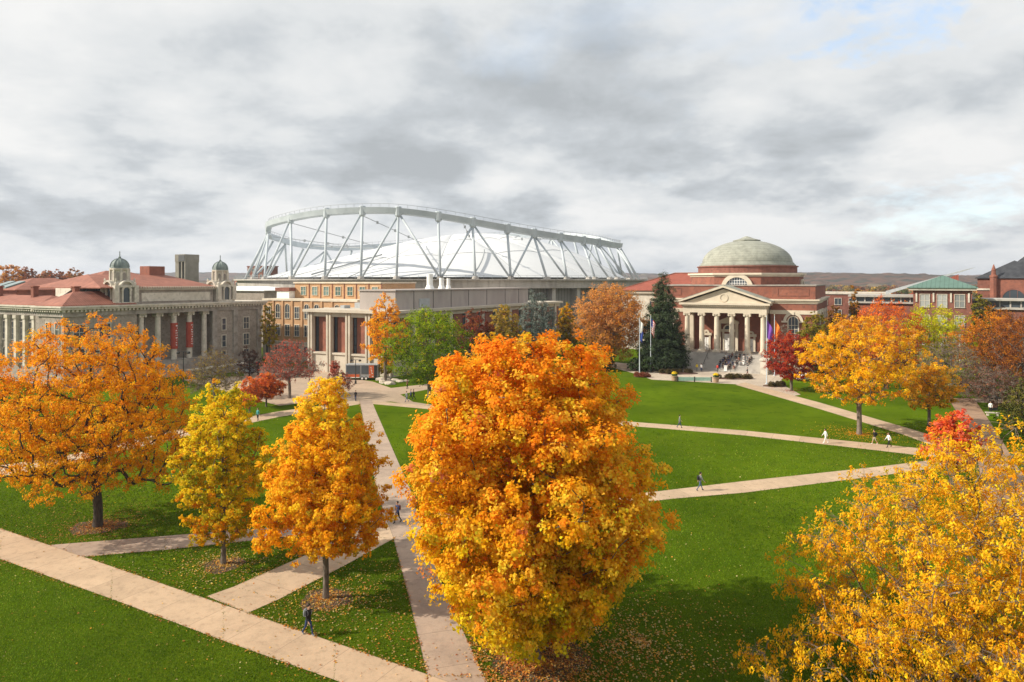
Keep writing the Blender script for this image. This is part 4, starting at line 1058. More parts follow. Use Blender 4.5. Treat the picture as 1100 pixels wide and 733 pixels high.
# lunette windows in the drum faces
for k in range(8):
    th = -math.pi/2+k*math.pi/4
    if k in (3,4,5): continue
    n_ = (math.cos(th), math.sin(th)); fr = FR((DC[0]+13.6*n_[0], DC[1]+13.6*n_[1]), (-n_[1], n_[0]), n_)
    R_l = 3.9 if k == 0 else 2.2
    if k in (1,7): continue
    s_ = MB(); zc0 = 19.0 if k == 0 else 19.3
    s_.farch(fr, 0, zc0, R_l-1.0 if k == 0 else R_l-0.5, R_l, 0.0, 0.55, 24)
    lo = s_.build('lunette', M['cream'], chp)
    b = MB()
    for i in range(-4,5):
        a = i*0.62; r = R_l-1.0
        if abs(a) < r: b.fb(fr, a-0.05,a+0.05, zc0, zc0+math.sqrt(r*r-a*a), 0.06, 0.14)
    for z in (0.7,1.4,2.1): 
        r = R_l-1.0; q = math.sqrt(max(r*r-z*z,0.01)); b.fb(fr,-q,q,zc0+z-0.05,zc0+z+0.05,0.065,0.145)
    b.build('glazing_bar', M['white'], lo)
    g = MB(); r = R_l-0.95 if k == 0 else R_l-0.5; g.fprism(fr, [(r*math.cos(t), zc0+r*math.sin(t)) for t in [math.pi*i/20 for i in range(21)]], 0.01, 0.05); g.build('pane', M['glass'], lo)
for o_ in list(chp.children):
    if o_.name.split('.')[0] in ('drum','dome','lunette') or (o_.name.startswith('cornice') and max(v_.co.z for v_ in o_.data.vertices) > 22.8): o_.location.z = -0.75
# portico
XS = [(-8.65+i*3.46) for i in range(6)]
w = MB(); w.box(-10.2,10.2,-1.2,5.0,0,ZB); w.build('podium', M['stone'], chp)
for x in XS: column_part(chp, x, 0.0, ZB, 12.75, 0.62, M['cream'])
for x in (XS[0], XS[-1]):
    w = MB(); w.box(x-0.5,x+0.5,4.0,5.0,ZB,12.75); w.build('pilaster', M['cream'], chp)
w = MB(); w.box(-9.5,9.5,-0.75,5.0,12.75,14.1); w.box(-9.7,9.7,-0.95,5.0,14.1,14.6); w.box(-10.3,10.3,-1.5,5.0,14.6,15.1)
w.build('entablature', M['cream'], chp)
w = MB()
w.add([(-9.4,-0.7,15.1),(9.4,-0.7,15.1),(0,-0.7,18.35),(-9.4,5.6,15.1),(9.4,5.6,15.1),(0,5.6,18.35)],[(0,1,2),(3,5,4),(0,3,4,1),(1,4,5,2),(0,2,5,3)])
ped = w.build('pediment', M['cream'], chp)
w = MB(); frp = FR((0,-0.7),(1,0),(0,-1))
w.farch(frp, 0, 16.3, 0.75,1.0,0.0,0.12,20,0,2*math.pi)
for k in range(40):
    a = -9.1+k*0.467
    w.fb(frp, a-0.11,a+0.11,14.28,14.58,0.26,0.6)
w.build('medallion', M['cream'], ped)
w = MB()
for sx in (-1,1):
    L_ = math.hypot(10.6,3.6); 
    for (dx, z0, z1, y0) in ((0,0.0,0.55,-1.6),):
        vs_ = [(sx*10.6,y0,15.1),(0,y0,18.7),(0,y0,19.2),(sx*10.6,y0,15.5),(sx*10.6,6.0,15.1),(0,6.0,18.7),(0,6.0,19.2),(sx*10.6,6.0,15.5)]
        w.add(vs_, [(0,1,2,3),(4,7,6,5),(0,4,5,1),(3,2,6,7),(0,3,7,4),(1,5,6,2)])
w.build('raking_cornice', M['cream'], ped)
w = MB()
for sx in (-1,1):
    vs_ = [(sx*10.7,-1.5,15.52),(0,-1.5,19.22),(0,6.0,19.22),(sx*10.7,6.0,15.52),(sx*10.7,-1.5,15.62),(0,-1.5,19.34),(0,6.0,19.34),(sx*10.7,6.0,15.62)]
    w.add(vs_, [(0,1,2,3),(4,7,6,5),(0,4,5,1),(3,2,6,7),(0,3,7,4),(1,5,6,2)])
w.build('portico_roof', M['domelead'], ped)
# doors
fd = FR((0,5.0),(1,0),(0,-1))
def door(a, wd, ht, big):
    m_ = MB(); m_.fb(fd, a-wd/2, a-0.03, ZB, ZB+ht, 0.03, 0.14); m_.fb(fd, a+0.03, a+wd/2, ZB, ZB+ht, 0.03, 0.14)
    for s_ in (-1,1):
        for z0 in (0.12,0.52): m_.fb(fd, a+s_*wd/4-wd*0.15, a+s_*wd/4+wd*0.15, ZB+ht*z0, ZB+ht*(z0+0.34), 0.14, 0.18)
    d_ = m_.build('door', M['white'], chp)
    t_ = MB(); t_.fb(fd, a-wd/2-0.45,a-wd/2,ZB,ZB+ht+0.5,0,0.3); t_.fb(fd, a+wd/2,a+wd/2+0.45,ZB,ZB+ht+0.5,0,0.3); t_.fb(fd, a-wd/2-0.7,a+wd/2+0.7,ZB+ht+0.5,ZB+ht+1.1,0,0.5)
    if big:
        t_.fprism(fd, [(a-2.5,ZB+ht+3.0),(a+2.5,ZB+ht+3.0),(a,ZB+ht+4.1)], 0, 0.9)
        t_.fb(fd, a-2.3,a-1.7,ZB,ZB+ht+2.6,0,0.7); t_.fb(fd, a+1.7,a+2.3,ZB,ZB+ht+2.6,0,0.7); t_.fb(fd, a-2.5,a+2.5,ZB+ht+2.5,ZB+ht+3.0,0,0.8)
        t_.farch(fd, a, ZB+ht+1.1, 0.9,1.2,0,0.4,14)
    else: t_.farch(fd, a, ZB+ht+1.1, 0.3,0.75,0,0.35,10)
    t_.build('door_surround', M['cream'], d_)
    h_ = MB(); h_.fb(fd, a+0.08,a+0.16,ZB+1.0,ZB+1.3,0.14,0.22); h_.build('handle', M['darkmetal'], d_)
    if big:
        g = MB(); g.fprism(fd, [(a+0.88*math.cos(t), ZB+ht+1.1+0.88*math.sin(t)) for t in [math.pi*i/14 for i in range(15)]], 0.02,0.06); g.build('fanlight', M['glass'], d_)
door(0,1.9,4.0,True); door(-5.2,1.15,3.0,False); door(5.2,1.15,3.0,False)
w = MB()
for k in range(18):
    w.box(-9.4,9.4,-1.2-0.42*(k+1),-1.2-0.42*k,0,ZB-0.185*(k+1))
st = w.build('steps', M['concrete'], chp)
w = MB(); w.box(-10.9,-9.4,-9.2,-1.2,0,ZB-0.5); w.box(-11.1,-9.2,-9.4,-1.2,ZB-0.5,ZB-0.2); w.build('cheek_wall', M['stone_light'], chp)
w = MB(); w.box(9.4,10.9,-9.2,-1.2,0,ZB-0.5); w.box(9.2,11.1,-9.4,-1.2,ZB-0.5,ZB-0.2); w.build('cheek_wall', M['stone_light'], chp)
w = MB(); w.fb(FR((-10.15,-9.2),(1,0),(0,-1)), -0.5,0.5,0.6,2.4,0,0.06); w.build('plaque', M['brick_dark'], chp)
for x in (-3.1,3.1):
    w = MB(); a = (x,-1.3,ZB+0.9); b = (x,-8.8,1.0)
    w.tube(a,b,0.05,n=6)
    for f in (0,0.33,0.66,1.0):
        q = Vector(a).lerp(Vector(b), f); w.tube((q.x,q.y,q.z-0.95),(q.x,q.y,q.z),0.04,n=6)
    w.build('handrail', M['darkmetal'], chp)

# Building 6: hall with the bright red roof left of the chapel
rh = empty('red_roofed_hall', 'pale stone hall under a bright red hipped roof left of the domed chapel', 'building', ((668-550)*205/F, 205, 0), RZ)
w = MB(); w.box(0,46,0,26,0,16.6); w.build('wall', M['stone_light'], rh)
w = MB(); w.box(-0.6,46.6,-0.6,26.6,16.6,17.4); w.build('cornice', M['concrete_pale'], rh)
w = MB(); w.hip(-1,47,-1,27,17.4,22.6,13.5); r_ = w.build('roof', M['redtile_bright'], rh)
w = MB(); w.tube((-1,-1,17.6),(12.5,13,22.7),0.16,n=6); w.tube((12.5,13,22.7),(33.5,13,22.7),0.18,n=6); w.tube((47,-1,17.6),(33.5,13,22.7),0.16,n=6); w.build('ridge_tile', M['redtile'], r_)
for i in range(7): window(rh, FR((0,0),(1,0),(0,-1)), 3.5+i*6, 11.4, 1.6, 3.0, (1,1), frame=M['stone'])

# Building 7: brick building with green metal roof (right)
gbO = ((981-550)*165/F, 165.0)
gb = empty('green_roofed_building', 'red brick block with paired white windows and a low green metal roof', 'building', (gbO[0],gbO[1],0), math.radians(-34))
w = MB(); w.box(0,11.8,0,12,0,18.0); w.build('wall', M['brick_dark'], gb)
w = MB(); w.box(-0.9,12.7,-0.9,12.9,18.0,18.5); w.build('eave', M['stone_light'], gb)
w = MB(); w.hip(-1.2,13.0,-1.2,13.2,18.5,21.6,6.6); w.build('roof', M['greenroof'], gb)
fg = FR((0,0),(1,0),(0,-1))
for i in range(3):
    a = 2.4+i*3.5
    for z, hh in ((14.0,3.0),(9.4,2.6),(5.0,2.6),(1.2,2.6)): window(gb, fg, a, z, 1.9, hh, (1,1) if hh > 2.8 else (1,0), frame=M['white'], pane=M['blind'], surround=M['stone_light'], sur=0.1)
for i in range(4):
    w = MB(); w.fb(fg, 0.5+i*3.5,0.85+i*3.5,15.2,17.4,0,0.2); w.build('pilaster', M['stone_light'], gb)
for k, z in enumerate((14.0,9.4,5.0)):
    window(gb, FR((11.8,0),(0,1),(1,0)), 6, z, 1.4, 2.4, (1,1), frame=M['white'], pane=M['blind'])
w = MB(); w.box(-14,-0.1,3,18,0,14.6); w.box(11.9,34,4,18,0,13.6); wg = w.build('wing', M['brick_dark'], gb)
w = MB(); w.box(-14.6,-0.1,2.4,18.4,14.6,15.0); w.box(-14.6,-0.1,2.4,18.4,16.2,16.7); w.box(11.9,34.6,3.4,18.4,13.6,14.1); w.box(11.9,34.6,3.4,18.4,15.6,16.0); w.build('fascia', M['concrete'], wg)
w = MB(); w.box(-14,-0.1,3.4,18,15.0,16.2); w.box(11.9,34,4.4,18,14.1,15.6); w.build('glazing', M['glass'], wg)
for i in range(16):
    w = MB(); w.box(*((15+i*2,15.3+i*2,4.2,4.4,14.1,15.6) if i < 9 else (-31+i*2,-30.7+i*2,3.2,3.4,15.0,16.2))); w.build('mullion', M['concrete'], wg)
w = MB(); w.add([(-7,12,16.7),(10,12,22.6),(12.5,12,23.6),(12.5,12.8,23.6),(10,12.8,22.6),(-7,12.8,16.7),(-7,12,17.6),(10,12,23.0),(10,12.8,23.0),(-7,12.8,17.6)],
               [(0,1,7,6),(5,9,8,4),(6,7,8,9),(0,5,4,1),(1,2,7),(4,8,3),(7,2,3,8),(1,4,3,2),(0,6,9,5)]); w.build('sloping_truss', M['steelgrey'], gb)
w = MB(); w.add([(-2,12.3,16.8),(9,12.3,16.8),(9,12.3,21.9)],[(0,1,2)]); w.add([(-2,12.7,16.8),(9,12.7,16.8),(9,12.7,21.9)],[(0,2,1)]); w.build('gable_wall', M['redtile_bright'], gb)

# Building 8: slate roofed brick hall with gables, right edge
sbO = ((1050-550)*200/F, 200.0)
sb = empty('slate_roofed_hall', 'brick hall with steep dark slate roofs and turret pinnacles at the right edge', 'building', (sbO[0],sbO[1],0), math.radians(-37))
w = MB(); w.box(0,60,0,30,0,21); w.build('wall', M['brick_dark'], sb)
w = MB(); w.hip(-0.6,18,-0.6,30.6,21,26.3,7); w.build('roof', M['slate'], sb)
w = MB(); w.add([(4,-4,21.02),(50,-4,21.02),(50,34,21.02),(4,34,21.02),(16,13,32),(40,13,32)],[(0,1,5,4),(1,2,5),(2,3,4,5),(3,0,4),(0,3,2,1)]); w.build('roof', M['slate'], sb)
w = MB(); w.box(4.5,49.5,-3.5,0,0,21); w.build('bay_wall', M['brick'], sb)
for x in (4.0,13.2,24):
    w = MB(); w.lathe([(0.9,0),(0.9,21.2),(1.0,21.3),(1.0,21.8),(0.6,22.0),(0.5,23.2),(0.6,23.3),(0.08,25.0)], x, -3.8, 8); w.build('pinnacle', M['brick'], sb)
fb_ = FR((0,-3.5),(1,0),(0,-1))
for x in (8.6,18.6):
    o = window(sb, fb_, x, 12, 5.2, 3.2, (2,1), frame=M['brick_dark'], pane=M['glass'], arch=True, sur=0.5)
w = MB(); w.box(-0.3,11,-0.3,0.1,17.6,18.1); w.build('string_course', M['stone_light'], sb)
lowb = empty('low_grey_hall', 'low flat building with grey sloping roof in front of the slate-roofed hall', 'building', ((1072-550)*172/F,172,0), math.radians(-36))
w = MB(); w.box(-6,40,0,14,0,12.5); w.build('wall', M['brick_dark'], lowb)
w = MB(); w.add([(-7,-1,12.5),(41,-1,12.5),(41,15,12.5),(-7,15,12.5),(2,7,15.6),(41,7,17.2)],[(0,1,5,4),(1,2,5),(2,3,4,5),(3,0,4),(0,3,2,1)]); w.build('roof', M['flatroof'], lowb)
w = MB(); w.box(-7,41,-1.15,-1,12.2,13.0); w.build('fascia', M['concrete_pale'], lowb)

# Building 9: distant brick block with pale panels, and small town blocks
def small_block(name, label, px_, Y, wd, dp, h, wall, trim, rows, cols, rz=RZ):
    t = empty(name, label, 'building', ((px_-550)*Y/F, Y, 0), rz)
    w = MB(); w.box(-wd/2,wd/2,0,dp,0,h); w.build('wall', wall, t)
    w = MB(); w.box(-wd/2-0.3,wd/2+0.3,-0.3,dp+0.3,h,h+0.6); w.build('parapet', trim, t)
    fr = FR((0,0),(1,0),(0,-1))
    for r in range(rows):
        for c in range(cols):
            window(t, fr, -wd/2+wd*(c+0.5)/cols, h-3.2-r*3.6, min(1.8, wd/cols*0.5), 1.9, (1,0), frame=M['stone_light'], sur=0.12)
    return t
small_block('brick_hall', 'brick hall with pale cornice between the chapel and the columnar orange tree', 908, 210, 24, 16, 16.2, M['brick_dark'], M['stone_light'], 2, 6)
small_block('office_block', 'dark flat-roofed block at the far left edge behind the library roofs', -6, 260, 40, 20, 18.5, M['flatroof'], M['steelgrey'], 1, 8)
small_block('distant_block', 'distant dark red-brown block seen through the left legs of the stadium', 274, 430, 14, 12, 29.5, M['brick_dark'], M['brick_dark'], 3, 4)
small_block('far_brick_building', 'far red brick building just left of the stadium beyond the second cupola', 262, 330, 13, 12, 21.0, M['redtile'], M['steelgrey'], 1, 4)
small_block('storage_shed', 'flat dark building at the right of the chapel behind the bushes', 884, 178, 8, 12, 9.0, M['flatroof'], M['concrete'], 1, 3)

# ------------------------------------------------------------------ trees: palettes are leaf albedos
OR = (0.80,0.27,0.02); YO = (0.85,0.42,0.02); YE = (0.82,0.56,0.03); YG = (0.45,0.42,0.03); RO = (0.72,0.14,0.02)
GR = (0.14,0.22,0.02); DR = (0.30,0.035,0.025); RUST = (0.45,0.15,0.03); BR = (0.30,0.15,0.06)
TAN = (0.55,0.30,0.09)
def B(px, py): return G(px, py)
def H_(base, ytop): return H-(ytop-HOR)*base[1]/F
def W_(base, wpx): return wpx*base[1]/F

b = B(105,566)
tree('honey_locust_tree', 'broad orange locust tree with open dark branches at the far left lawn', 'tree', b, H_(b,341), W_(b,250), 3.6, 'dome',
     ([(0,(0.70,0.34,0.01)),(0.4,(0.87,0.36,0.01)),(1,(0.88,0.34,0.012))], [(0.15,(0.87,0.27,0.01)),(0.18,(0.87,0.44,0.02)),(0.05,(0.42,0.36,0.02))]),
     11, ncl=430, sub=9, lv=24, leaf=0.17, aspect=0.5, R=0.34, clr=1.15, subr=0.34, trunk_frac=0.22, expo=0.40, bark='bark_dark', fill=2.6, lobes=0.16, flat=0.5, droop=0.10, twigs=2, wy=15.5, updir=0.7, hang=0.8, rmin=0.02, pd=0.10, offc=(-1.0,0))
b = B(240,606)
tree('young_maple_tree', 'slim yellow-green maple on the small triangle of lawn', 'tree', b, H_(b,413), W_(b,104), 1.7, 'oval',
     ([(0,(0.80,0.36,0.01)),(0.3,(0.62,0.42,0.01)),(0.7,(0.72,0.52,0.015)),(1,(0.84,0.58,0.02))], [(0.2,(0.87,0.55,0.02)),(0.32,(0.33,0.33,0.015)),(0.06,(0.80,0.30,0.01))]),
     22, ncl=190, sub=8, lv=30, leaf=0.155, aspect=0.75, R=0.17, clr=0.62, subr=0.26, trunk_frac=0.85, fill=2.4, lobes=0.28, rmin=0.02)
b = B(350,643)
tree('young_maple_tree', 'golden orange maple in a mulch ring beside the walking man', 'tree', b, H_(b,400), W_(b,146), 3.1, 'pyr',
     ([(0,(0.86,0.36,0.01)),(0.35,(0.88,0.42,0.01)),(0.7,(0.88,0.47,0.02)),(1,(0.88,0.60,0.03))], [(0.25,(0.85,0.52,0.03)),(0.14,(0.86,0.33,0.02)),(0.05,(0.40,0.34,0.03))]),
     33, ncl=260, sub=9, lv=32, leaf=0.165, aspect=0.75, R=0.19, clr=0.80, subr=0.30, trunk_frac=0.85, fill=2.4, lobes=0.26, rmin=0.02)
b = B(572,707)
tree('large_maple_tree', 'largest maple, fiery orange on top and yellow below, centre foreground', 'tree', b, H_(b,364), W_(b,260), 1.0, 'maple',
     ([(0,(0.62,0.46,0.01)),(0.22,(0.80,0.47,0.01)),(0.45,(0.88,0.43,0.015)),(0.70,(0.88,0.38,0.015)),(0.9,(0.88,0.33,0.015)),(1,(0.88,0.28,0.015))],
      [(0.27,(0.88,0.55,0.05)),(0.11,(0.84,0.26,0.02)),(0.12,(0.52,0.44,0.02)),(0.02,(0.50,0.14,0.08))]),
     44, ncl=540, sub=12, lv=36, leaf=0.175, aspect=0.78, R=0.42, clr=1.05, subr=0.42, trunk_frac=0.85, fill=2.1, lobes=0.27, rmin=0.025, wy=14.0)
b = (22.7, 30.0)
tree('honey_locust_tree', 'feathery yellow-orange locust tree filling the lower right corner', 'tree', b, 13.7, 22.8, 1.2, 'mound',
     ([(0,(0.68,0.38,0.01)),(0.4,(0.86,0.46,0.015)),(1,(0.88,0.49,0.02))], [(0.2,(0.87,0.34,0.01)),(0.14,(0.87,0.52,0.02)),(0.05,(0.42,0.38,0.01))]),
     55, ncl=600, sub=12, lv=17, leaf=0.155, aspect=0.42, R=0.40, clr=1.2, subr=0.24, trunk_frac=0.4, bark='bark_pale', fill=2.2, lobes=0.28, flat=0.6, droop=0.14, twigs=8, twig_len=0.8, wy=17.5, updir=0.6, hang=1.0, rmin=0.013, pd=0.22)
b = B(1024,520)
tree('young_maple_tree', 'small pink-red maple rising behind the yellow locust at lower right', 'tree', b, H_(b,439), W_(b,58), 1.4, 'egg',
     ([(0,(0.84,0.30,0.02)),(0.5,(0.82,0.17,0.04)),(1,(0.78,0.12,0.06))], [(0.35,(0.86,0.27,0.03)),(0.15,(0.78,0.20,0.13))]),
     66, ncl=90, sub=7, lv=20, leaf=0.22, R=0.12, clr=0.6, subr=0.27, lobes=0.3)
b = B(923,467)
tree('honey_locust_tree', 'bright yellow locust with pale trunk on the lawn right of the chapel', 'tree', b, H_(b,338), W_(b,126), 4.0, 'round',
     ([(0,(0.87,0.42,0.01)),(0.5,(0.88,0.45,0.01)),(1,(0.84,0.40,0.03))], [(0.2,(0.88,0.37,0.01)),(0.18,(0.88,0.53,0.02)),(0.08,(0.62,0.34,0.12))]),
     77, ncl=170, sub=8, lv=20, leaf=0.25, aspect=0.55, R=0.30, clr=1.2, subr=0.42, trunk_frac=0.5, bark='bark_pale', fill=2.3, lobes=0.36, flat=0.6, twigs=3, updir=0.6, pd=0.22)
b = B(998,458)
tree('honey_locust_tree', 'small yellow-brown locust right of the bright yellow one', 'tree', b, H_(b,386), W_(b,66), 2.0, 'round',
     ([(0,(0.66,0.36,0.03)),(1,(0.82,0.44,0.02))], [(0.2,(0.30,0.20,0.04)),(0.2,(0.80,0.35,0.02))]),
     78, ncl=80, sub=6, lv=18, leaf=0.27, R=0.2, clr=1.0, subr=0.42, twigs=3, flat=0.6)
far_trees = [
 # name, label, base px, ytop, width px, zc, shape, palette, kw
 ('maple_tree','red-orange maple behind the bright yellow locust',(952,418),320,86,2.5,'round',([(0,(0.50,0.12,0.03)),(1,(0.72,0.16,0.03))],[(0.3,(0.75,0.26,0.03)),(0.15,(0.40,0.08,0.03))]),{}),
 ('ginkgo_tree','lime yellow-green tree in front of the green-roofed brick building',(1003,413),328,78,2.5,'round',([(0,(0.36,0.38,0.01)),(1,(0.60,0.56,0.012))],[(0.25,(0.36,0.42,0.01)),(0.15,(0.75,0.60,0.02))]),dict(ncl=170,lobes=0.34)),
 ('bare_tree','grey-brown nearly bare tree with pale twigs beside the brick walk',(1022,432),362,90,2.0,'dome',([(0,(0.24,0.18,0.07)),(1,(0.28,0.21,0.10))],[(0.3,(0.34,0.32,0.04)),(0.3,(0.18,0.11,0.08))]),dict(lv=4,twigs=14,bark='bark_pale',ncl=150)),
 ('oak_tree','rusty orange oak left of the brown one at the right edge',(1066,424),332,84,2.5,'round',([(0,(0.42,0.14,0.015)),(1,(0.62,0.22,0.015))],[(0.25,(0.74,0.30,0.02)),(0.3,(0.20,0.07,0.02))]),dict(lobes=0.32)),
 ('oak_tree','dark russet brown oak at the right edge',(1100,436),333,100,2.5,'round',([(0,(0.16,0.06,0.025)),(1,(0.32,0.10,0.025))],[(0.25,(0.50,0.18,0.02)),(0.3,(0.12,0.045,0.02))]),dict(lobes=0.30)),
 ('bare_tree','purple-brown thinning tree under the russet oaks at right',(1068,440),392,74,1.5,'dome',([(0,(0.14,0.075,0.055)),(1,(0.21,0.11,0.08))],[(0.3,(0.30,0.11,0.06))]),dict(lv=6,twigs=10,bark='bark_pale')),
 ('evergreen_tree','dark olive evergreen cut by the right edge of the photo',(1108,478),400,66,0.6,'egg',([(0,(0.06,0.065,0.015)),(1,(0.10,0.10,0.02))],[(0.3,(0.15,0.12,0.02))]),dict(leafmat='needle')),
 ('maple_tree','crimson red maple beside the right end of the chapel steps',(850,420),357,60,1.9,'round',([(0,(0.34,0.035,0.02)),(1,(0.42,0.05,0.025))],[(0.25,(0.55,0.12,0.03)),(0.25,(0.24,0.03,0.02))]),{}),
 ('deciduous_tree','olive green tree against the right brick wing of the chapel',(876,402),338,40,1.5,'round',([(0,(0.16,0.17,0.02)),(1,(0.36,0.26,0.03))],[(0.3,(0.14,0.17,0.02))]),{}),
 ('bare_tree','grey bare tree behind the crimson maple by the chapel wall',(842,402),349,34,1.5,'egg',([(0,(0.3,0.22,0.15)),(1,(0.3,0.22,0.15))],[]),dict(lv=1,twigs=12,bark='bark_pale')),
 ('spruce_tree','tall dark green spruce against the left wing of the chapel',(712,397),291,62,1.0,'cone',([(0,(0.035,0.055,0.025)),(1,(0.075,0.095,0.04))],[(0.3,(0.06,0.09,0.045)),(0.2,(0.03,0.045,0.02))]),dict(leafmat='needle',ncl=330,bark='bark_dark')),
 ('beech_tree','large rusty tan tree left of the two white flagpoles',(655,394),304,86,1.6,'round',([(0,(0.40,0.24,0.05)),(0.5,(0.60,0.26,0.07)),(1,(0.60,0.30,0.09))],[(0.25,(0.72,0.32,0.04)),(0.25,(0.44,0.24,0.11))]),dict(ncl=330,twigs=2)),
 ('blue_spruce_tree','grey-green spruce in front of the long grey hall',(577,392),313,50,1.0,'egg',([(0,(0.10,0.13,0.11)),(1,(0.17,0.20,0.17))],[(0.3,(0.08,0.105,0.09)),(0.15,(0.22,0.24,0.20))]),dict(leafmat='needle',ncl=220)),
 ('deciduous_tree','small yellow and green tree right of the grey spruce',(608,390),326,26,1.5,'egg',([(0,(0.14,0.16,0.02)),(1,(0.72,0.40,0.02))],[(0.2,(0.30,0.30,0.03))]),{}),
 ('deciduous_tree','olive gold tree left of the grey spruce',(541,396),328,44,1.5,'egg',([(0,(0.28,0.22,0.03)),(1,(0.46,0.30,0.05))],[(0.3,(0.56,0.38,0.05)),(0.2,(0.22,0.2,0.04))]),{}),
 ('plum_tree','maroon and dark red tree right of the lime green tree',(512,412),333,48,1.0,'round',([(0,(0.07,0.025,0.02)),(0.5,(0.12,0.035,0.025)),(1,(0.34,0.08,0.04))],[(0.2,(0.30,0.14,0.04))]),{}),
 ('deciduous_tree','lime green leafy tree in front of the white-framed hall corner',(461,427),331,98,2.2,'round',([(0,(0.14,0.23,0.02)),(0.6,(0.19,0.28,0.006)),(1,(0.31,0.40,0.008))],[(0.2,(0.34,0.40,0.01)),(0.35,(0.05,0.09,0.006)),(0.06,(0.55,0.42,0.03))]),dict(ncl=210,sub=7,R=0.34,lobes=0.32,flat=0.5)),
 ('maple_tree','narrow upright orange tree at the corner of the white-framed hall',(414,412),316,50,3.5,'egg',([(0,(0.86,0.36,0.01)),(1,(0.87,0.38,0.01))],[(0.3,(0.87,0.44,0.02)),(0.15,(0.72,0.26,0.02))]),dict(ncl=130,fill=1.8,lobes=0.45,twigs=3)),
 ('sapling_tree','small yellow sapling beside the trailer, under the lime green tree',(415,407),383,20,1.0,'egg',([(0,(0.5,0.42,0.03)),(1,(0.75,0.5,0.03))],[]),dict(ncl=25)),
 ('crabapple_tree','rose red tree with bare grey limbs before the orange brick building',(311,428),364,68,3.2,'dome',([(0,(0.34,0.10,0.07)),(1,(0.50,0.09,0.055))],[(0.3,(0.32,0.12,0.10)),(0.2,(0.60,0.14,0.06))]),dict(lv=5,twigs=12,bark='bark_pale',ncl=120,trunk_frac=0.3,expo=0.42)),
 ('crabapple_tree','low orange-red tree on the left corner of the small lawn by the plaza',(286,437),401,40,1.6,'dome',([(0,(0.60,0.13,0.03)),(1,(0.70,0.17,0.04))],[(0.3,(0.72,0.26,0.05)),(0.2,(0.40,0.08,0.04))]),dict(lv=12,twigs=4)),
 ('crabapple_tree','small coral red tree nearest the slim yellow-green maple',(268,446),403,30,1.2,'egg',([(0,(0.65,0.17,0.03)),(1,(0.74,0.22,0.05))],[(0.3,(0.50,0.12,0.05))]),dict(lv=12,twigs=3,ncl=60)),
 ('crabapple_tree','small reddish brown bush-like tree right of the rose red tree',(363,424),396,34,0.6,'dome',([(0,(0.32,0.08,0.05)),(1,(0.42,0.12,0.08))],[]),dict(lv=4,twigs=8,ncl=50)),
 ('crabapple_tree','small upright red tree against the pale base of the white-framed hall',(359,406),386,13,0.8,'egg',([(0,(0.38,0.10,0.06)),(1,(0.44,0.13,0.08))],[]),dict(ncl=24,lv=6)),
 ('bare_tree','olive-brown thinning tree in front of the library columns',(230,428),372,62,1.2,'dome',([(0,(0.22,0.17,0.03)),(1,(0.24,0.15,0.07))],[(0.25,(0.36,0.28,0.03)),(0.3,(0.16,0.10,0.06))]),dict(lv=3,twigs=12,bark='bark_pale',ncl=140)),
 ('bare_tree','dark bare shrub at the right-hand corner of the library',(268,404),372,30,0.5,'dome',([(0,(0.12,0.06,0.05)),(1,(0.15,0.08,0.06))],[]),dict(lv=4,twigs=10,bark='bark_dark',ncl=60)),
 ('deciduous_tree','thin yellow-green tree between the library and the orange brick building',(289,393),325,22,4.0,'egg',([(0,(0.42,0.30,0.03)),(1,(0.46,0.32,0.04))],[(0.3,(0.28,0.26,0.03))]),dict(ncl=60,lv=10,twigs=3)),
 ('hornbeam_tree','narrow columnar orange-brown tree beyond the red-orange maple',(918,392),303,14,2.0,'egg',([(0,(0.34,0.17,0.04)),(1,(0.50,0.22,0.04))],[(0.3,(0.28,0.2,0.04))]),dict(ncl=60)),
 ('deciduous_tree','olive green tree right of the green-roofed brick building',(1053,396),314,30,2.0,'egg',([(0,(0.12,0.14,0.02)),(1,(0.28,0.26,0.04))],[(0.2,(0.45,0.26,0.04))]),{}),
 ('yew_bush','dark green yew hedge clump at the foot of the tall spruce',(690,399),383,36,0.1,'dome',([(0,(0.03,0.05,0.02)),(1,(0.05,0.075,0.025))],[]),dict(leafmat='needle',ncl=50,R=0.1)),
 ('deciduous_tree','dark green shrub row left of the spruce behind the flagpoles',(645,398),372,40,0.2,'dome',([(0,(0.05,0.06,0.02)),(1,(0.10,0.09,0.03))],[(0.2,(0.3,0.14,0.04))]),dict(ncl=60)),
 ('deciduous_tree','orange-leaved tree between the chapel bushes and the yellow locust',(897,400),330,26,1.5,'round',([(0,(0.2,0.12,0.04)),(1,(0.34,0.17,0.05))],[]),{}),
 ('deciduous_tree','dark green bush hugging the right side of the chapel red maple',(884,412),372,36,0.5,'round',([(0,(0.07,0.09,0.02)),(1,(0.12,0.14,0.03))],[(0.2,(0.3,0.2,0.03))]),{}),
]
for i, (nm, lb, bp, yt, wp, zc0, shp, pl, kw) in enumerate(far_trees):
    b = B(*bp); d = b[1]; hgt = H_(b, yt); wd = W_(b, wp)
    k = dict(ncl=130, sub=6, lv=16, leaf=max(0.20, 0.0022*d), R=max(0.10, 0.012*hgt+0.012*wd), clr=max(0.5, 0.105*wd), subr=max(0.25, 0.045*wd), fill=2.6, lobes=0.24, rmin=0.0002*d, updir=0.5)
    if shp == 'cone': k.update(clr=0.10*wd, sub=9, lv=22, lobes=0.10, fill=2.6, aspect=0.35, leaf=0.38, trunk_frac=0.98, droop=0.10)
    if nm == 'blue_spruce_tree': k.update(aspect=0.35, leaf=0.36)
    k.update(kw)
    tree(nm, lb, 'bush' if 'bush' in nm else 'tree', b, hgt, wd, min(zc0, hgt*0.5), shp, pl, 100+i, **k)
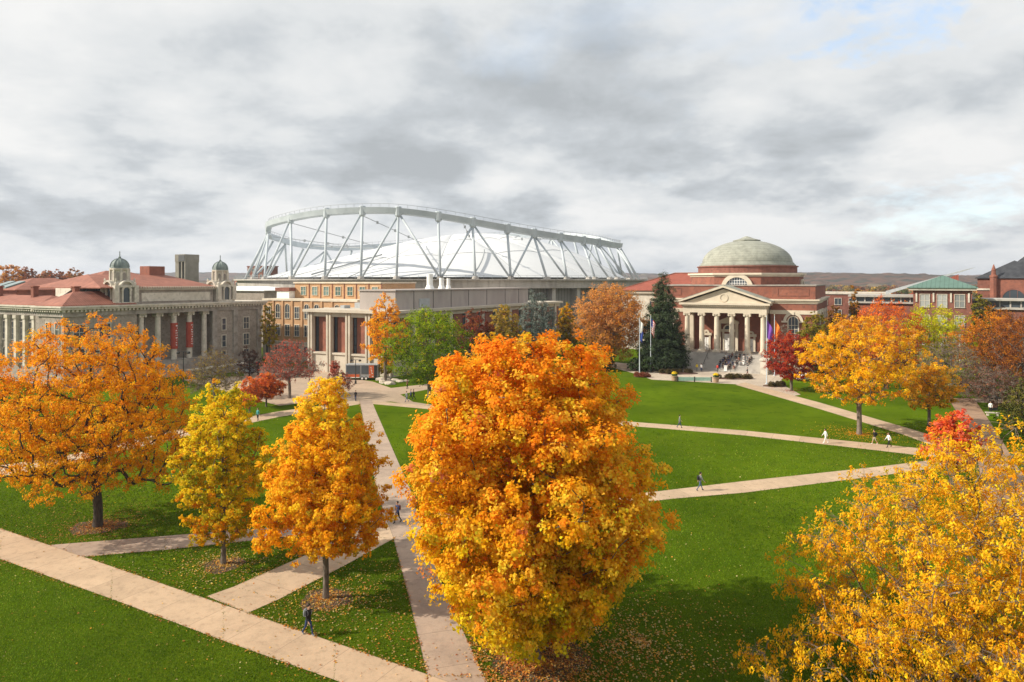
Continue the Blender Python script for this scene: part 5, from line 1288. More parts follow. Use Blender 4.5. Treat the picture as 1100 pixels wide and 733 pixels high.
# distant trees over the library roofs, at the left edge of the skyline
for i, (px_, yt, wp, c, lb) in enumerate([(10,283,34,(0.62,0.28,0.03),'distant orange tree at the left edge above the library roofs'),(28,287,26,(0.34,0.12,0.04),'distant dark red tree right of the distant orange one'),
        (60,290,30,(0.30,0.10,0.04),'distant maroon tree above the glass skylights of the library'),(80,288.5,30,(0.40,0.18,0.05),'distant russet tree left of the first cupola'),(48,291,20,(0.35,0.16,0.04),'small distant brown tree between maroon and dark red ones')]):
    Y = 400.0+12*i; b = ((px_-550)*Y/F, Y)
    tree('deciduous_tree', lb, 'tree', b, H-(yt-HOR)*Y/F, wp*Y/F, 5, 'round', ([(0,tuple(x*0.8 for x in c)),(1,c)], [(0.3,RUST)]), 300+i, ncl=90, sub=5, lv=12, leaf=1.0, R=0.5, clr=1.9, subr=0.9, rmin=0.08)

# far-off town wood: one mass of small crowns between the campus and the hills
rng = np.random.default_rng(5)
def wood(name, n, y0, y1, seed, hr=(7,13)):
    rng = np.random.default_rng(seed)
    Y = rng.uniform(y0, y1, n)**1.0; X = rng.uniform(-0.95, 0.95, n)*Y
    R2 = rng.uniform(4, 8, n); Hh = rng.uniform(*hr, n)
    pal = np.array([(0.36,0.13,0.04),(0.46,0.20,0.04),(0.20,0.12,0.06),(0.10,0.11,0.03),(0.30,0.20,0.06),(0.45,0.28,0.05),(0.22,0.09,0.05)])
    cc = pal[rng.integers(0, len(pal), n)]
    L_ = 60
    o = norm(rng.normal(size=(n*L_,3))); o[:,2] = np.abs(o[:,2])*1.0
    P = np.stack([X,Y,Hh-R2*0.8],1).repeat(L_,0)+o*R2.repeat(L_)[:,None]*rng.uniform(0.7,1.05,(n*L_,1))*np.array([1,1,0.8])
    V = leaf_quads(P, norm(o+rng.normal(size=o.shape)*0.4), rng.uniform(1.6,2.8,n*L_), rng, 0.8)
    col = cc.repeat(L_,0)*np.exp(rng.normal(size=(n*L_,1))*0.2)
    tag(mesh_quads(name, V, M['leaf'], None, col), 'mass of far-off autumn trees covering the town beyond the campus', 'woodland', kind='stuff')
wood('distant_woodland', 2600, 260, 1500, 8, (7,15))

# fallen leaves lying on the grass and along the path edges
def litter():
    rng = np.random.default_rng(77); P = []; Cc = []
    def ring(px_, py_, n, r, c, off=(0,0)):
        x, y = G(px_, py_); a = rng.uniform(0, 6.283, n); q = np.abs(rng.normal(size=n))*r
        P.append(np.stack([x+off[0]+q*np.cos(a), y+off[1]+q*np.sin(a)],1)); Cc.append(np.array(c)[rng.integers(0, len(c), n)])
    yl = [(0.80,0.52,0.10),(0.75,0.38,0.05),(0.60,0.40,0.16),(0.45,0.20,0.06),(0.70,0.56,0.28)]
    ora = [(0.75,0.30,0.05),(0.60,0.22,0.04),(0.45,0.14,0.05),(0.78,0.45,0.15)]
    ring(105,566,3000,4.6,[(0.45,0.26,0.07),(0.38,0.2,0.06),(0.5,0.33,0.1)]); ring(105,566,1200,1.6,ora); ring(240,606,2600,3.2,yl); ring(350,643,3400,4.2,yl); ring(350,643,350,1.2,ora)
    ring(578,707,14000,6.5,ora+yl,(-0.5,0)); ring(578,707,5000,2.6,ora,(-0.5,0)); ring(923,467,2600,3.4,[(0.85,0.30,0.03),(0.85,0.42,0.03),(0.8,0.5,0.05)])
    ring(850,420,700,3.0,[(0.4,0.06,0.03)]); ring(1024,500,1500,5.0,yl); ring(690,690,2600,5.0,yl)
    n = 1500; P.append(np.stack([rng.uniform(-42,30,n), rng.uniform(33,80,n)],1)); Cc.append(np.array(yl)[rng.integers(0,len(yl),n)])
    # drifts along the edges of the paved strips
    for e in ([(0,568),(459,725)],[(0,602),(359,732)],[(229,643),(400,557)],[(262,656),(423,578)],[(423,578),(459,727)],[(441,527),(523,733)],[(405,530),(386,432)],[(98,598),(280,580)]):
        a = np.array(G(*e[0])); b2 = np.array(G(*e[1])); L_ = np.linalg.norm(b2-a); n = int(L_*16); t = rng.uniform(0,1,(n,1))
        P.append(a+(b2-a)*t+rng.normal(size=(n,2))*0.14); Cc.append(np.array(ora+yl)[rng.integers(0,9,n)]*0.75)
    P = np.vstack(P); Cc = np.vstack(Cc)
    on = np.zeros(len(P), bool)
    for q in PAVED:
        ins = np.ones(len(P), bool); q = np.array(q); a2 = 0
        for k in range(4): a2 += q[k][0]*q[(k+1)%4][1]-q[(k+1)%4][0]*q[k][1]
        if a2 < 0: q = q[::-1]
        for k in range(4):
            e = q[(k+1)%4]-q[k]; e = e/(np.linalg.norm(e)+1e-9); d_ = e[0]*(P[:,1]-q[k][1])-e[1]*(P[:,0]-q[k][0]); ins &= d_ > 0.12
        on |= ins
    cl_ = np.array([mnoise.noise(Vector((p[0]*0.8,p[1]*0.8,0)))+0.6*mnoise.noise(Vector((p[0]*2.6,p[1]*2.6,5))) for p in P])
    on |= rng.uniform(-0.75,0.35,len(P)) > cl_
    keep = ~on | (rng.uniform(0,1,len(P)) < 0.06); P = P[keep]; Cc = Cc[keep]; n = len(P)
    Z = 0.045+rng.uniform(0,0.03,n)
    Nn = norm(np.stack([rng.normal(size=n)*0.3, rng.normal(size=n)*0.3, np.ones(n)],1))
    V = leaf_quads(np.column_stack([P,Z]), Nn, rng.uniform(0.07,0.16,n), rng, 0.75, None, 0.08)
    tag(mesh_quads('fallen_leaves', V, M['leaf'], None, Cc*np.exp(rng.normal(size=(n,1))*0.2)), 'yellow and orange fallen leaves scattered on the lawns and path edges', 'leaves', kind='stuff')
litter()

# blades of turf standing over the nearer lawns
def turf():
    rng = np.random.default_rng(3); n = 420000
    Y = 30.0/(1-rng.uniform(0,1,n)*0.70); X = rng.uniform(-0.80,0.80,n)*Y
    P = np.stack([X,Y],1); on = np.zeros(n, bool)
    for q in PAVED:
        q = np.array(q); a2 = 0; ins = np.ones(n, bool)
        for k in range(4): a2 += q[k][0]*q[(k+1)%4][1]-q[(k+1)%4][0]*q[k][1]
        if a2 < 0: q = q[::-1]
        for k in range(4):
            e = q[(k+1)%4]-q[k]; e = e/(np.linalg.norm(e)+1e-9); ins &= (e[0]*(P[:,1]-q[k][1])-e[1]*(P[:,0]-q[k][0])) > 0.03
        on |= ins
    on |= rng.uniform(0,1,n) < np.clip((Y-60)/40, 0, 1)
    P = P[~on]; n = len(P); k = P[:,1]/40.0
    a = rng.uniform(0,6.283,n); w = rng.uniform(0.018,0.035,n)*k; h = rng.uniform(0.05,0.095,n)*k**0.5; ln = rng.normal(size=(n,2))*0.035*k[:,None]
    V = np.zeros((n,3,3)); V[:,0,0] = P[:,0]+np.cos(a)*w; V[:,0,1] = P[:,1]+np.sin(a)*w; V[:,1,0] = P[:,0]-np.cos(a)*w; V[:,1,1] = P[:,1]-np.sin(a)*w
    V[:,2,:2] = P+ln; V[:,2,2] = h
    base = np.array([(0.045,0.085,0.006),(0.065,0.115,0.008),(0.090,0.140,0.012),(0.035,0.065,0.006),(0.14,0.15,0.03)])
    nz_ = np.array([mnoise.noise(Vector((p[0]*0.055+3.0, p[1]*0.055, 2.0)))+0.5*mnoise.noise(Vector((p[0]*0.3, p[1]*0.3, 8.0))) for p in P])
    col = base[rng.choice(5, n, p=[0.32,0.33,0.16,0.14,0.05])]*np.exp(rng.normal(size=(n,1))*0.15)*(1.85+1.05*nz_[:,None])*np.array([1.0,0.98,0.8])
    tag(mesh_quads('grass_blades', V.reshape(-1,3), M['leaf'], None, col, nper=3), 'short green grass blades on the nearer lawns', 'grass', kind='stuff')
turf()

# mulch rings
def mulch(px_, py_, r, seed, sx=1.0):
    x, y = G(px_, py_); rng = random.Random(seed); m = MB(); n = 40; vs = [(x,y,0.035)]; ph = rng.uniform(0,6)
    for q, z in ((0.6,0.03),(1.0,0.005)):
        for i in range(n):
            th = 2*math.pi*i/n; rr = r*q*(1+0.08*math.sin(3*th+ph)+0.05*math.sin(7*th+ph*2)+rng.uniform(-0.03,0.03))
            vs.append((x+rr*sx*math.cos(th), y+rr*math.sin(th), z))
    fs = [(0,1+i,1+(i+1)%n) for i in range(n)]+[(1+i,1+n+i,1+n+(i+1)%n,1+(i+1)%n) for i in range(n)]
    m.add(vs, fs); tag(m.build('mulch_ring', M['mulch'], smooth=True), kind='structure')
mulch(105,566,1.7,1,1.3); mulch(240,607,1.35,2); mulch(350,644,1.6,3); mulch(578,707,2.6,4); mulch(1024,520,1.3,5)

# ------------------------------------------------------------------ people
SK = {}
def make_body(key, stride, lean=0.0, sit=False, arm=0.3):
    """continuous skinned figure facing -Y, feet on z=0"""
    V = []; E = []; Rr = []
    def v(x, y, z, r): V.append((x,y,z)); Rr.append(r); return len(V)-1
    def e(a, b): E.append((a,b))
    ly = -lean
    hipz = 0.93 if not sit else 0.48
    pel = v(0,0,hipz,0.135); wa = v(0,ly*0.3,hipz+0.17,0.12); ch = v(0,ly*0.7,hipz+0.40,0.145); nk = v(0,ly,hipz+0.56,0.058); hd = v(0,ly*1.1-0.015,hipz+0.66,0.075); hh = v(0,ly*1.15-0.03,hipz+0.74,0.10); ht = v(0,ly*1.1-0.01,hipz+0.82,0.066)
    nose = v(0, ly*1.15-0.125, hipz+0.725, 0.018)
    for a, b in ((pel,wa),(wa,ch),(ch,nk),(nk,hd),(hd,hh),(hh,ht),(hh,nose)): e(a,b)
    for s in (-1,1):
        sh = v(s*0.175, ly*0.8, hipz+0.47, 0.072); e(ch, sh)
        sw = arm*s
        el = v(s*0.235, ly*0.8+sw*0.35, hipz+0.22, 0.048); e(sh, el)
        if not sit: wr = v(s*0.24, ly*0.8+sw*0.75-0.08, hipz-0.02, 0.032)
        else: wr = v(s*0.16, -0.28, hipz+0.12, 0.032)
        e(el, wr)
        d = (Vector(V[wr])-Vector(V[el])).normalized()
        pm = v(*(Vector(V[wr])+d*0.07), 0.030); e(wr, pm)
        sd = Vector((0,1,0))-d*d.y; sd.normalize()
        for k, L_ in ((-1.5,0.065),(-0.5,0.08),(0.5,0.075),(1.5,0.058)):
            f1 = v(*(Vector(V[pm])+sd*0.017*k+d*0.03), 0.0095); f2 = v(*(Vector(V[pm])+sd*0.018*k+d*(0.03+L_*0.6)+Vector((-s*0.012,0,0))), 0.0085); f3 = v(*(Vector(V[pm])+sd*0.018*k+d*(0.03+L_)+Vector((-s*0.03,0,0))), 0.007); e(pm,f1); e(f1,f2); e(f2,f3)
        t1 = v(*(Vector(V[wr])+d*0.035-sd*0.035), 0.011); t2 = v(*(Vector(V[wr])+d*0.075-sd*0.055), 0.009); e(wr,t1); e(t1,t2)
        hp = v(s*0.09, 0, hipz-0.06, 0.105); e(pel, hp)
        if not sit:
            st = stride*s
            kn = v(s*0.095, -st*0.45-0.03, 0.50, 0.062); an = v(s*0.095, -st*0.95+(0.10 if st < 0 else 0), 0.09+(0.06 if st < -0.1 else 0), 0.040); to = v(s*0.10, V[an][1]-0.15, 0.035+(0.0 if st < -0.1 else 0), 0.036)
        else:
            kn = v(s*0.11, -0.44, 0.50, 0.065); an = v(s*0.11, -0.46, 0.09, 0.040); to = v(s*0.11, -0.62, 0.035, 0.036)
        he = v(V[an][0], V[an][1]+0.05, max(0.04, V[an][2]-0.05), 0.036)
        e(hp,kn); e(kn,an); e(an,to); e(an,he)
    me = bpy.data.meshes.new(key); me.from_pydata(V, E, []); o = bpy.data.objects.new(key, me); C.objects.link(o)
    sm = o.modifiers.new('s', 'SKIN'); sv = me.skin_vertices[0].data
    for i, r in enumerate(Rr): sv[i].radius = (r, r); sv[i].use_root = (i == 0)
    o.modifiers.new('d', 'SUBSURF').levels = 1
    dg = bpy.context.evaluated_depsgraph_get(); dg.update()
    out = bpy.data.meshes.new_from_object(o.evaluated_get(dg)); bpy.data.objects.remove(o)
    zmin = min(v_.co.z for v_ in out.vertices)
    for v_ in out.vertices: v_.co.z -= zmin
    out.polygons.foreach_set('use_smooth', [True]*len(out.polygons)); out.update()
    return out, hipz-zmin, lean
def dress(src, top, legs, skin, shoes, shorts=False, sit=False):
    me0, hipz, lean = src; me = me0.copy()
    for m_ in (M[top], M[legs], M[skin], M[shoes]): me.materials.append(m_)
    for p in me.polygons:
        c = p.center
        if c.z < 0.10: k = 3
        elif c.z > hipz+0.575: k = 2
        elif abs(c.x) > (0.195 if not sit else 0.12) and c.z < hipz+0.03 and not sit: k = 2
        elif sit and c.y < -0.22 and c.z > hipz+0.06: k = 2
        elif c.z > hipz-0.02: k = 0
        elif sit and c.y > -0.1: k = 0
        else: k = 1 if not (shorts and c.z < 0.48) else 2
        p.material_index = k
    return me, hipz, lean
BODY = {'walk': make_body('walk', 0.30, 0.05), 'walk2': make_body('walk2', -0.26, 0.03, arm=-0.25), 'stand': make_body('stand', 0.05, 0.0, arm=0.05), 'sit': make_body('sit', 0, 0.12, sit=True)}
DR = {}
def person(label, loc, face, pose, top, legs, skin='skin', hair='hair', shoes='black', shorts=False, longhair=False, group=None, scale=1.0):
    key = (pose, top, legs, skin, shoes, shorts)
    if key not in DR: DR[key] = dress(BODY[pose], top, legs, skin, shoes, shorts, pose == 'sit')
    me, hipz, lean = DR[key]
    t = empty('person', label, 'person', (loc[0], loc[1], loc[2] if len(loc) > 2 else 0.03), face, group)
    t.scale = (scale,)*3
    b_ = bpy.data.objects.new('body', me); C.objects.link(b_); b_.parent = t
    h_ = MB(); yy = -lean*1.15+0.005; z0 = hipz+0.77
    vs = []; fs = []; n = 12
    for j in range(6):
        ph_ = -0.5+j*(math.pi/2+0.5)/5
        for i in range(n):
            th = 2*math.pi*i/n; r = 0.112*math.cos(ph_) if j < 5 else 0.004; yoff = 0.02
            zz_ = z0+0.118*math.sin(ph_)
            if j == 0 and math.sin(th) < -0.1: zz_ += 0.07
            if j == 0 and longhair and math.sin(th) > -0.1: zz_ -= 0.14
            vs.append((r*math.cos(th)*0.92, yy+yoff+r*math.sin(th), zz_))
    for j in range(5):
        for i in range(n): fs.append((j*n+i, j*n+(i+1)%n, (j+1)*n+(i+1)%n, (j+1)*n+i))
    h_.add(vs, fs); h_.build('hair', M[hair], t, smooth=True)
    return t
def backpack(label, p, mat):
    """a bag worn on a person's back, with its own straps"""
    loc = p.matrix_basis; o = empty('backpack', label, 'backpack', p.location, p.rotation_euler.z); m = MB()
    m.lathe([(0.10,1.02),(0.15,1.06),(0.16,1.25),(0.13,1.40),(0.07,1.45)], 0, 0.22, 12)
    for q in range(len(m.v)): x, y, z = m.v[q]; m.v[q] = (x*1.05, 0.21+(y-0.22)*0.6, z)
    m.build('bag', mat, o, smooth=True)
    m = MB()
    for s in (-1,1):
        pts = [(s*0.10,0.12,1.40),(s*0.12,0.02,1.47),(s*0.12,-0.13,1.38),(s*0.13,-0.15,1.22),(s*0.15,-0.02,1.10),(s*0.11,0.13,1.08)]
        for a, b_ in zip(pts, pts[1:]): m.tube(a, b_, 0.018, n=6)
    m.build('strap', mat, o)
    return o
def face_to(dx, dy): return math.atan2(dx, -dy)      # model faces -Y
x, y = G(331,683)
p = person('man in black jacket and dark jeans walking on the near concrete path', (x,y), face_to(0.8,-0.55), 'walk', 'black', 'navy', shoes='greycloth'); backpack('dark grey backpack on the man walking the near path', p, M['greycloth'])
x, y = G(427,562)
p = person('walker in dark clothes half hidden by the big orange maple', (x,y), face_to(-0.6,-0.8), 'walk2', 'navy', 'black', 'skin'); backpack('dark red bag on the walker beside the big orange maple', p, M['brick_dark'])
x, y = G(752,527.5)
p = person('walker in blue-grey top and dark trousers on the middle concrete path', (x,y), face_to(0.98,0.15), 'walk', 'greycloth', 'jeans'); backpack('black and white backpack on the walker of the middle path', p, M['black'])
x, y = G(730,460)
person('walker in navy jacket on the upper concrete path left of the yellow locust', (x,y), face_to(1,-0.1), 'walk2', 'greycloth', 'navy')
x, y = G(887,476.5)
person('walker dressed all in white on the upper path', (x,y), face_to(-1,0), 'walk', 'white', 'white', hair='hair', shoes='white')
x, y = G(939.5,477.5)
p = person('walker in black top and pale shorts below the yellow locust', (x,y), face_to(-1,0), 'walk2', 'black', 'khaki', shoes='white', shorts=True); backpack('large black backpack on the walker in pale shorts', p, M['black'])
x, y = G(955,481)
person('walker in white top and black leggings, rightmost on the upper path', (x,y), face_to(-1,-0.1), 'walk', 'white', 'black', hair='hair_brown', longhair=True)
x, y = G(277,452)
person('walker in teal jacket on the small path left of the golden maple', (x,y), face_to(-0.5,-1), 'stand', 'teal', 'black', hair='hair_brown')
x, y = G(382,431)
person('person in dark clothes standing alone on the tan plaza', (x,y), face_to(-0.2,-1), 'stand', 'black', 'navy')
x, y = G(437,432)
person('walker in grey-blue top, leftmost of three under the lime green tree', (x,y), face_to(-0.9,-0.5), 'walk', 'greycloth', 'jeans')
x, y = G(441.5,430)
person('walker in white shoes and black coat, middle of three near the lime green tree', (x,y), face_to(-1,-0.4), 'walk2', 'navy', 'black', shoes='white')
x, y = G(444.5,430)
person('walker in black, rightmost of three near the lime green tree', (x,y), face_to(-1,-0.4), 'walk', 'black', 'black')
x, y = G(437.5,418)
person('dark figure on the far edge of the tan road beside the rockery', (x,y), face_to(-1,0), 'stand', 'brick_dark', 'black')
x, y = G(803,404)
person('dark figure walking on the pale plaza below the chapel steps', (x,y), face_to(-0.8,0.3), 'walk', 'black', 'brick_dark')
x, y = G(1064,444)
person('person in a white top standing beside the brick walk at right', (x,y), face_to(-0.6,-0.8), 'stand', 'white', 'black')
x, y = G(276,396)
person('small pink-clad figure by the library corner', (x,y), face_to(0,-1), 'stand', 'red', 'greycloth')
# pair at the left of the steps, sitting on the lower steps
def on_steps(lx_, k):
    """world position of a seat on step k of the chapel flight"""
    wx, wy = grid_local(chO, lx_, -1.2-0.42*(k+0.5)); return (wx, wy, ZB-0.185*(k+1)-0.42)
rnd = random.Random(4)
tops = ['black','greycloth','white','navy','brick_dark','black','navy','khaki','white','greycloth','black']
legs = ['black','jeans','khaki','navy','greycloth']
p1 = grid_local(chO, -3.9,-10.4); p2 = grid_local(chO, -2.9,-10.4)
person('person in yellow top, left of the pair at the foot of the chapel steps', (*p1,0.03), RZ, 'stand', 'yellow', 'greycloth')
person('person in pale top, right of the pair at the foot of the chapel steps', (*p2,0.03), RZ, 'stand', 'white', 'navy')
cn = 0; lastk = -1; jn = 0
for k in range(2,15,2):
    for j in range(8):
        lx_ = 1.0+j*0.80+rnd.uniform(-0.25,0.25)-0.05*k
        if rnd.random() < 0.18 or (k > 10 and j > 4): continue
        cn += 1; tp = rnd.choice(tops); lg = rnd.choice(legs); jn = jn+1 if k == lastk else 0; lastk = k
        CN = {'greycloth':'grey','jeans':'denim blue','khaki':'khaki','brick_dark':'maroon'}
        person('%s student from left in the %s seated row on the steps, %s top' % (['first','second','third','fourth','fifth','sixth','seventh','eighth'][jn], ['top','second highest','third highest','middle','third lowest','second lowest','lowest'][k//2-1], CN.get(tp, tp)), on_steps(lx_, k), RZ+rnd.uniform(-0.5,0.5), 'sit', tp, lg, skin=rnd.choice(['skin','skin','skin_dark']), hair=rnd.choice(['hair','hair_brown']), group='crowd seated on the chapel steps')
print('crowd', cn)
p3 = grid_local(chO, 0.5,-9.9)
person('person in red top standing left of the crowd on the chapel steps', (*p3,0.03), RZ+math.pi, 'stand', 'red', 'black')

# ------------------------------------------------------------------ flags, lamps, planters, vehicles
def flagpole(px_, py_, ytop, flags, label):
    x, y = G(px_, py_); h = H-(ytop-HOR)*y/F
    t = empty('flagpole', label, 'flagpole', (x,y,0)); m = MB(); m.lathe([(0.28,0),(0.24,0.25),(0.095,0.3),(0.085,h*0.5),(0.05,h)], 0, 0, 12); m.build('pole', M['steel'], t, smooth=True)
    m = MB(); m.lathe([(0.03,h),(0.13,h+0.1),(0.13,h+0.16),(0.02,h+0.26)], 0, 0, 12); m.build('finial', M['khaki'], t)
    return t, x, y, h
def cloth(mb, x0, z1, w_, h_, wave=0.16, droop=0.5, y0=0.0, nx_=10, nz_=8, u0=0, u1=1, v0=0, v1=1, off=0.0, both=True):
    P = lambda u_, v_: (x0+w_*u_*(1-0.35*v_), y0+wave*math.sin(u_*7+v_*2)*(0.3+u_)+off, z1-h_*v_-droop*u_**1.4)
    vs = []; fs = []
    for j in range(nz_+1):
        for i in range(nx_+1): vs.append(P(u0+(u1-u0)*i/nx_, v0+(v1-v0)*j/nz_))
    for j in range(nz_):
        for i in range(nx_): fs.append((j*(nx_+1)+i, j*(nx_+1)+i+1, (j+1)*(nx_+1)+i+1, (j+1)*(nx_+1)+i))
    mb.add(vs, fs)
def solidify(o, th=0.02): md = o.modifiers.new('thick', 'SOLIDIFY'); md.thickness = th; return o
t, x, y, h = flagpole(687,403,342,None,'white flagpole left of the tall spruce, carrying a white and a blue flag')
fl = MB(); cloth(fl, 0.1, h-0.6, 0.75, 2.4, droop=0.8); o = fl.build('flag', M['white']); solidify(o); o.location = (x,y,0); tag(o, 'small limp white flag on the left flagpole above the blue one', 'flag')
fl = MB(); cloth(fl, 0.1, h-2.6, 0.75, 2.2, droop=0.6); o = fl.build('flag', M['blue']); solidify(o); o.location = (x,y,0); tag(o, 'limp blue flag on the left flagpole', 'flag')
t, x, y, h = flagpole(699,399.5,339,None,'white flagpole in front of the spruce carrying the striped national flag')
root = empty('flag', 'limp red and white striped flag with blue canton on the pole before the spruce', 'flag', (x,y,0))
fl = MB()
for k in range(13):
    fl.cm = 1 if k % 2 else 0
    cloth(fl, 0.1, h-0.7, 1.0, 3.2, droop=1.2, v0=k/13, v1=(k+1)/13, nz_=1)
o = fl.build('stripes', [M['red'], M['white']], root)
fl = MB(); cloth(fl, 0.1, h-0.7, 1.0, 3.2, droop=1.2, u1=0.4, v1=7/13, off=-0.02); fl.build('canton', M['blue'], root)
fl = MB(); cloth(fl, 0.1, h-0.7, 1.0, 3.2, droop=1.2, u1=0.4, v1=7/13, off=0.02); fl.build('canton', M['blue'], root)
for px_, py_, yt, col, nm, hang_ in ((823.5,413,339,'purple','purple flag, left of the pair in front of the chapel',0),(832,404,339,'orange','orange flag, right of the pair in front of the chapel',0)):
    t, x, y, h = flagpole(px_, py_, yt, None, 'white flagpole flying the %s flag by the crimson maple' % col)
    fl = MB(); cloth(fl, 0.1, h-0.9, 1.25, 3.4, wave=0.25, droop=2.6); o = fl.build('flag', M[col]); solidify(o); o.location = (x,y,0); tag(o, nm, 'flag')

def lamp(px_, py_, ytop, label):
    x, y = G(px_, py_); h = H-(ytop-HOR)*y/F; t = empty('street_lamp', label, 'street lamp', (x,y,0), 0, 'street lamps on the plaza')
    m = MB(); m.lathe([(0.22,0),(0.18,0.6),(0.09,0.7),(0.07,h-0.3)], 0, 0, 10); m.build('pole', M['darkmetal'], t)
    m = MB(); m.box(-0.9,0.9,-0.05,0.05,h-0.35,h-0.27); m.build('arm', M['darkmetal'], t)
    for s in (-1,1):
        m = MB(); m.lathe([(0.08,h-0.65),(0.26,h-0.6),(0.28,h-0.4),(0.1,h-0.25)], s*0.85, 0, 10); m.build('lamp_head', M['darkmetal'], t)
lamp(382,412.5,385,'dark twin-headed lamp post in front of the trailer')
lamp(197,436,376,'dark twin-headed lamp post left of the slim yellow-green maple')
lamp(1012,428,388,'dark twin-headed lamp post beside the bare tree and brick walk')

def planter(px_, py_, label):
    x, y = G(px_, py_); t = empty('flower_planter', label, 'planter', (x,y,0), 0, 'planters at the lawn edge before the chapel')
    m = MB(); m.lathe([(0.42,0),(0.55,0.15),(0.62,0.85),(0.72,0.9),(0.72,1.0),(0.58,1.0)], 0, 0, 16); m.build('pot', M['terracotta'], t)
    rg = np.random.default_rng(int(px_)); 
    for nm, mt, n_, z, r in (('foliage','leafgreen',260,1.15,0.6),('flowers','yellow',420,1.5,0.55)):
        p_ = norm(rg.normal(size=(n_,3)))*r*rg.uniform(0.6,1,(n_,1)); p_[:,2] = np.abs(p_[:,2])*0.7; nn_ = norm(p_+rg.normal(size=p_.shape)*0.3)
        mesh_quads(nm, leaf_quads(p_+np.array([0,0,z]), nn_, rg.uniform(0.14,0.24,n_), rg, 0.8), M[mt], t)
planter(724.5,409.5,'left clay planter of yellow flowers at the lawn edge before the chapel'); planter(769,411,'right clay planter of yellow flowers at the lawn edge before the chapel'); planter(732,395.5,'clay planter of yellow flowers beside the left cheek wall of the chapel steps')

def shrub_bed(px_, py_, w_, d_, label, n_, col=(0.10,0.075,0.03), h_=0.9):
    x, y = G(px_, py_); t = empty('shrub_bed', label, 'shrub bed', (x,y,0)); rg = np.random.default_rng(int(px_*7))
    m = MB(); m.lathe([(1.0,0.02),(0.96,0.14),(0.6,0.16)], 0, 0, 28)
    m.v = [(a*w_/2, b_*d_/2, z) for a, b_, z in m.v]; m.build('bed', M['mulch'], t)
    cs = rg.uniform(-1,1,(n_,2)); cs = cs[np.linalg.norm(cs,axis=1) < 0.9]; L_ = 260
    o_ = norm(rg.normal(size=(len(cs)*L_,3))); o_[:,2] = np.abs(o_[:,2])
    P_ = np.column_stack([cs[:,0]*w_/2, cs[:,1]*d_/2, np.full(len(cs),0.15)]).repeat(L_,0)+o_*np.array([0.75,0.75,h_])*rg.uniform(0.6,1,(len(o_),1))
    cc = np.array(col)*np.exp(rg.normal(size=(len(P_),1))*0.3)
    mesh_quads('foliage', leaf_quads(P_, norm(o_+rg.normal(size=o_.shape)*0.4), rg.uniform(0.16,0.28,len(P_)), rg, 0.6), M['leaf'], t, cc)
shrub_bed(729,401.5,8.5,3.2,'dark low shrub bed left of the chapel plaza',22)
shrub_bed(788,407,7.5,2.6,'dark low shrub bed in the middle of the chapel plaza',20)
shrub_bed(832,415,4.5,2.2,'small dark shrub bed at the foot of the purple flag pole',12)
shrub_bed(690,405,3.5,2.0,'reddish shrub clump at the foot of the left flagpole',12,(0.26,0.08,0.04))
x, y = G(746,410.5)
t = empty('long_sign_wall', 'low pale green panel on posts along the lawn edge before the chapel', 'barrier', (x,y,0), math.radians(-4)); m = MB(); m.box(-3.3,3.3,-0.08,0.08,0.25,0.95); m.build('panel', mat_plain('pale_green_board',(0.33,0.50,0.42)), t)
for s in (-3.3,0,3.3): m = MB(); m.box(s-0.09,s+0.09,-0.12,0.12,0,1.05); m.build('post', M['darkmetal'], t)
x, y = G(779.5,399.5)
t = empty('white_lectern', 'white pedestal standing in front of the seated crowd', 'lectern', (x,y,0.02), RZ); m = MB(); m.box(-0.3,0.3,-0.25,0.25,0.06,1.25); m.build('body', M['white'], t); m = MB(); m.box(-0.38,0.38,-0.34,0.34,1.25,1.33); m.box(-0.36,0.36,-0.3,0.3,0,0.06); m.build('top', M['white'], t)

# small red utility cart by the spruce
x, y = G(708,395.5)
t = empty('utility_cart', 'small red utility cart parked beside the spruce', 'cart', (x,y,0), math.radians(8))
m = MB(); m.box(-1.2,1.1,-0.6,0.6,0.35,0.85); m.box(-1.2,-0.2,-0.6,0.6,0.85,1.0); m.build('body', M['darkmetal'], t)
m = MB(); m.box(-0.35,1.15,-0.62,0.62,1.75,1.86); m.box(-1.15,-0.4,-0.55,0.55,1.0,1.3); m.build('roof', M['red'], t)
m = MB()
for sx in (-0.3,1.05):
    for sy in (-0.55,0.55): m.tube((sx,sy,0.85),(sx,sy,1.76),0.035,n=6)
m.build('frame', M['darkmetal'], t)
for sx in (-0.8,0.75):
    for sy in (-0.6,0.6): m = MB(); m.tube((sx,sy-0.1,0.28),(sx,sy+0.1,0.28),0.28,n=16); m.build('wheel', M['rubber'], t)
m = MB(); m.box(0.0,0.5,-0.5,0.5,0.85,1.15); m.box(-0.1,0.02,-0.5,0.5,1.15,1.5); m.build('seat', M['black'], t)

# display trailer
Yt = 139.0; xt0, xt1 = (371-550)*Yt/F, (405.5-550)*Yt/F
t = empty('display_trailer', 'dark grey exhibition trailer with an orange-red stripe parked on the plaza', 'trailer', ((xt0+xt1)/2,Yt,0), math.radians(-3)); Lh = (xt1-xt0)/2
m = MB(); m.box(-Lh,Lh,0,2.3,0.45,3.05); m.box(-Lh-0.04,Lh+0.04,-0.04,2.34,3.05,3.15); m.build('body', M['steelgrey'], t)
m = MB(); m.box(-Lh+0.15,-0.3,-0.06,0,1.25,2.9); m.box(0.0,Lh-1.8,-0.06,0,1.25,2.9); m.build('window', M['glass'], t)
m = MB(); m.box(-Lh,-0.4,-0.07,-0.01,0.6,1.15); m.box(Lh-1.7,Lh-0.7,-0.08,0,0.5,3.0); m.build('stripe', mat_plain('red_orange_wrap',(0.55,0.12,0.04)), t)
m = MB(); m.box(-Lh,-0.4,-0.072,-0.012,0.45,0.6); rnd = random.Random(2)
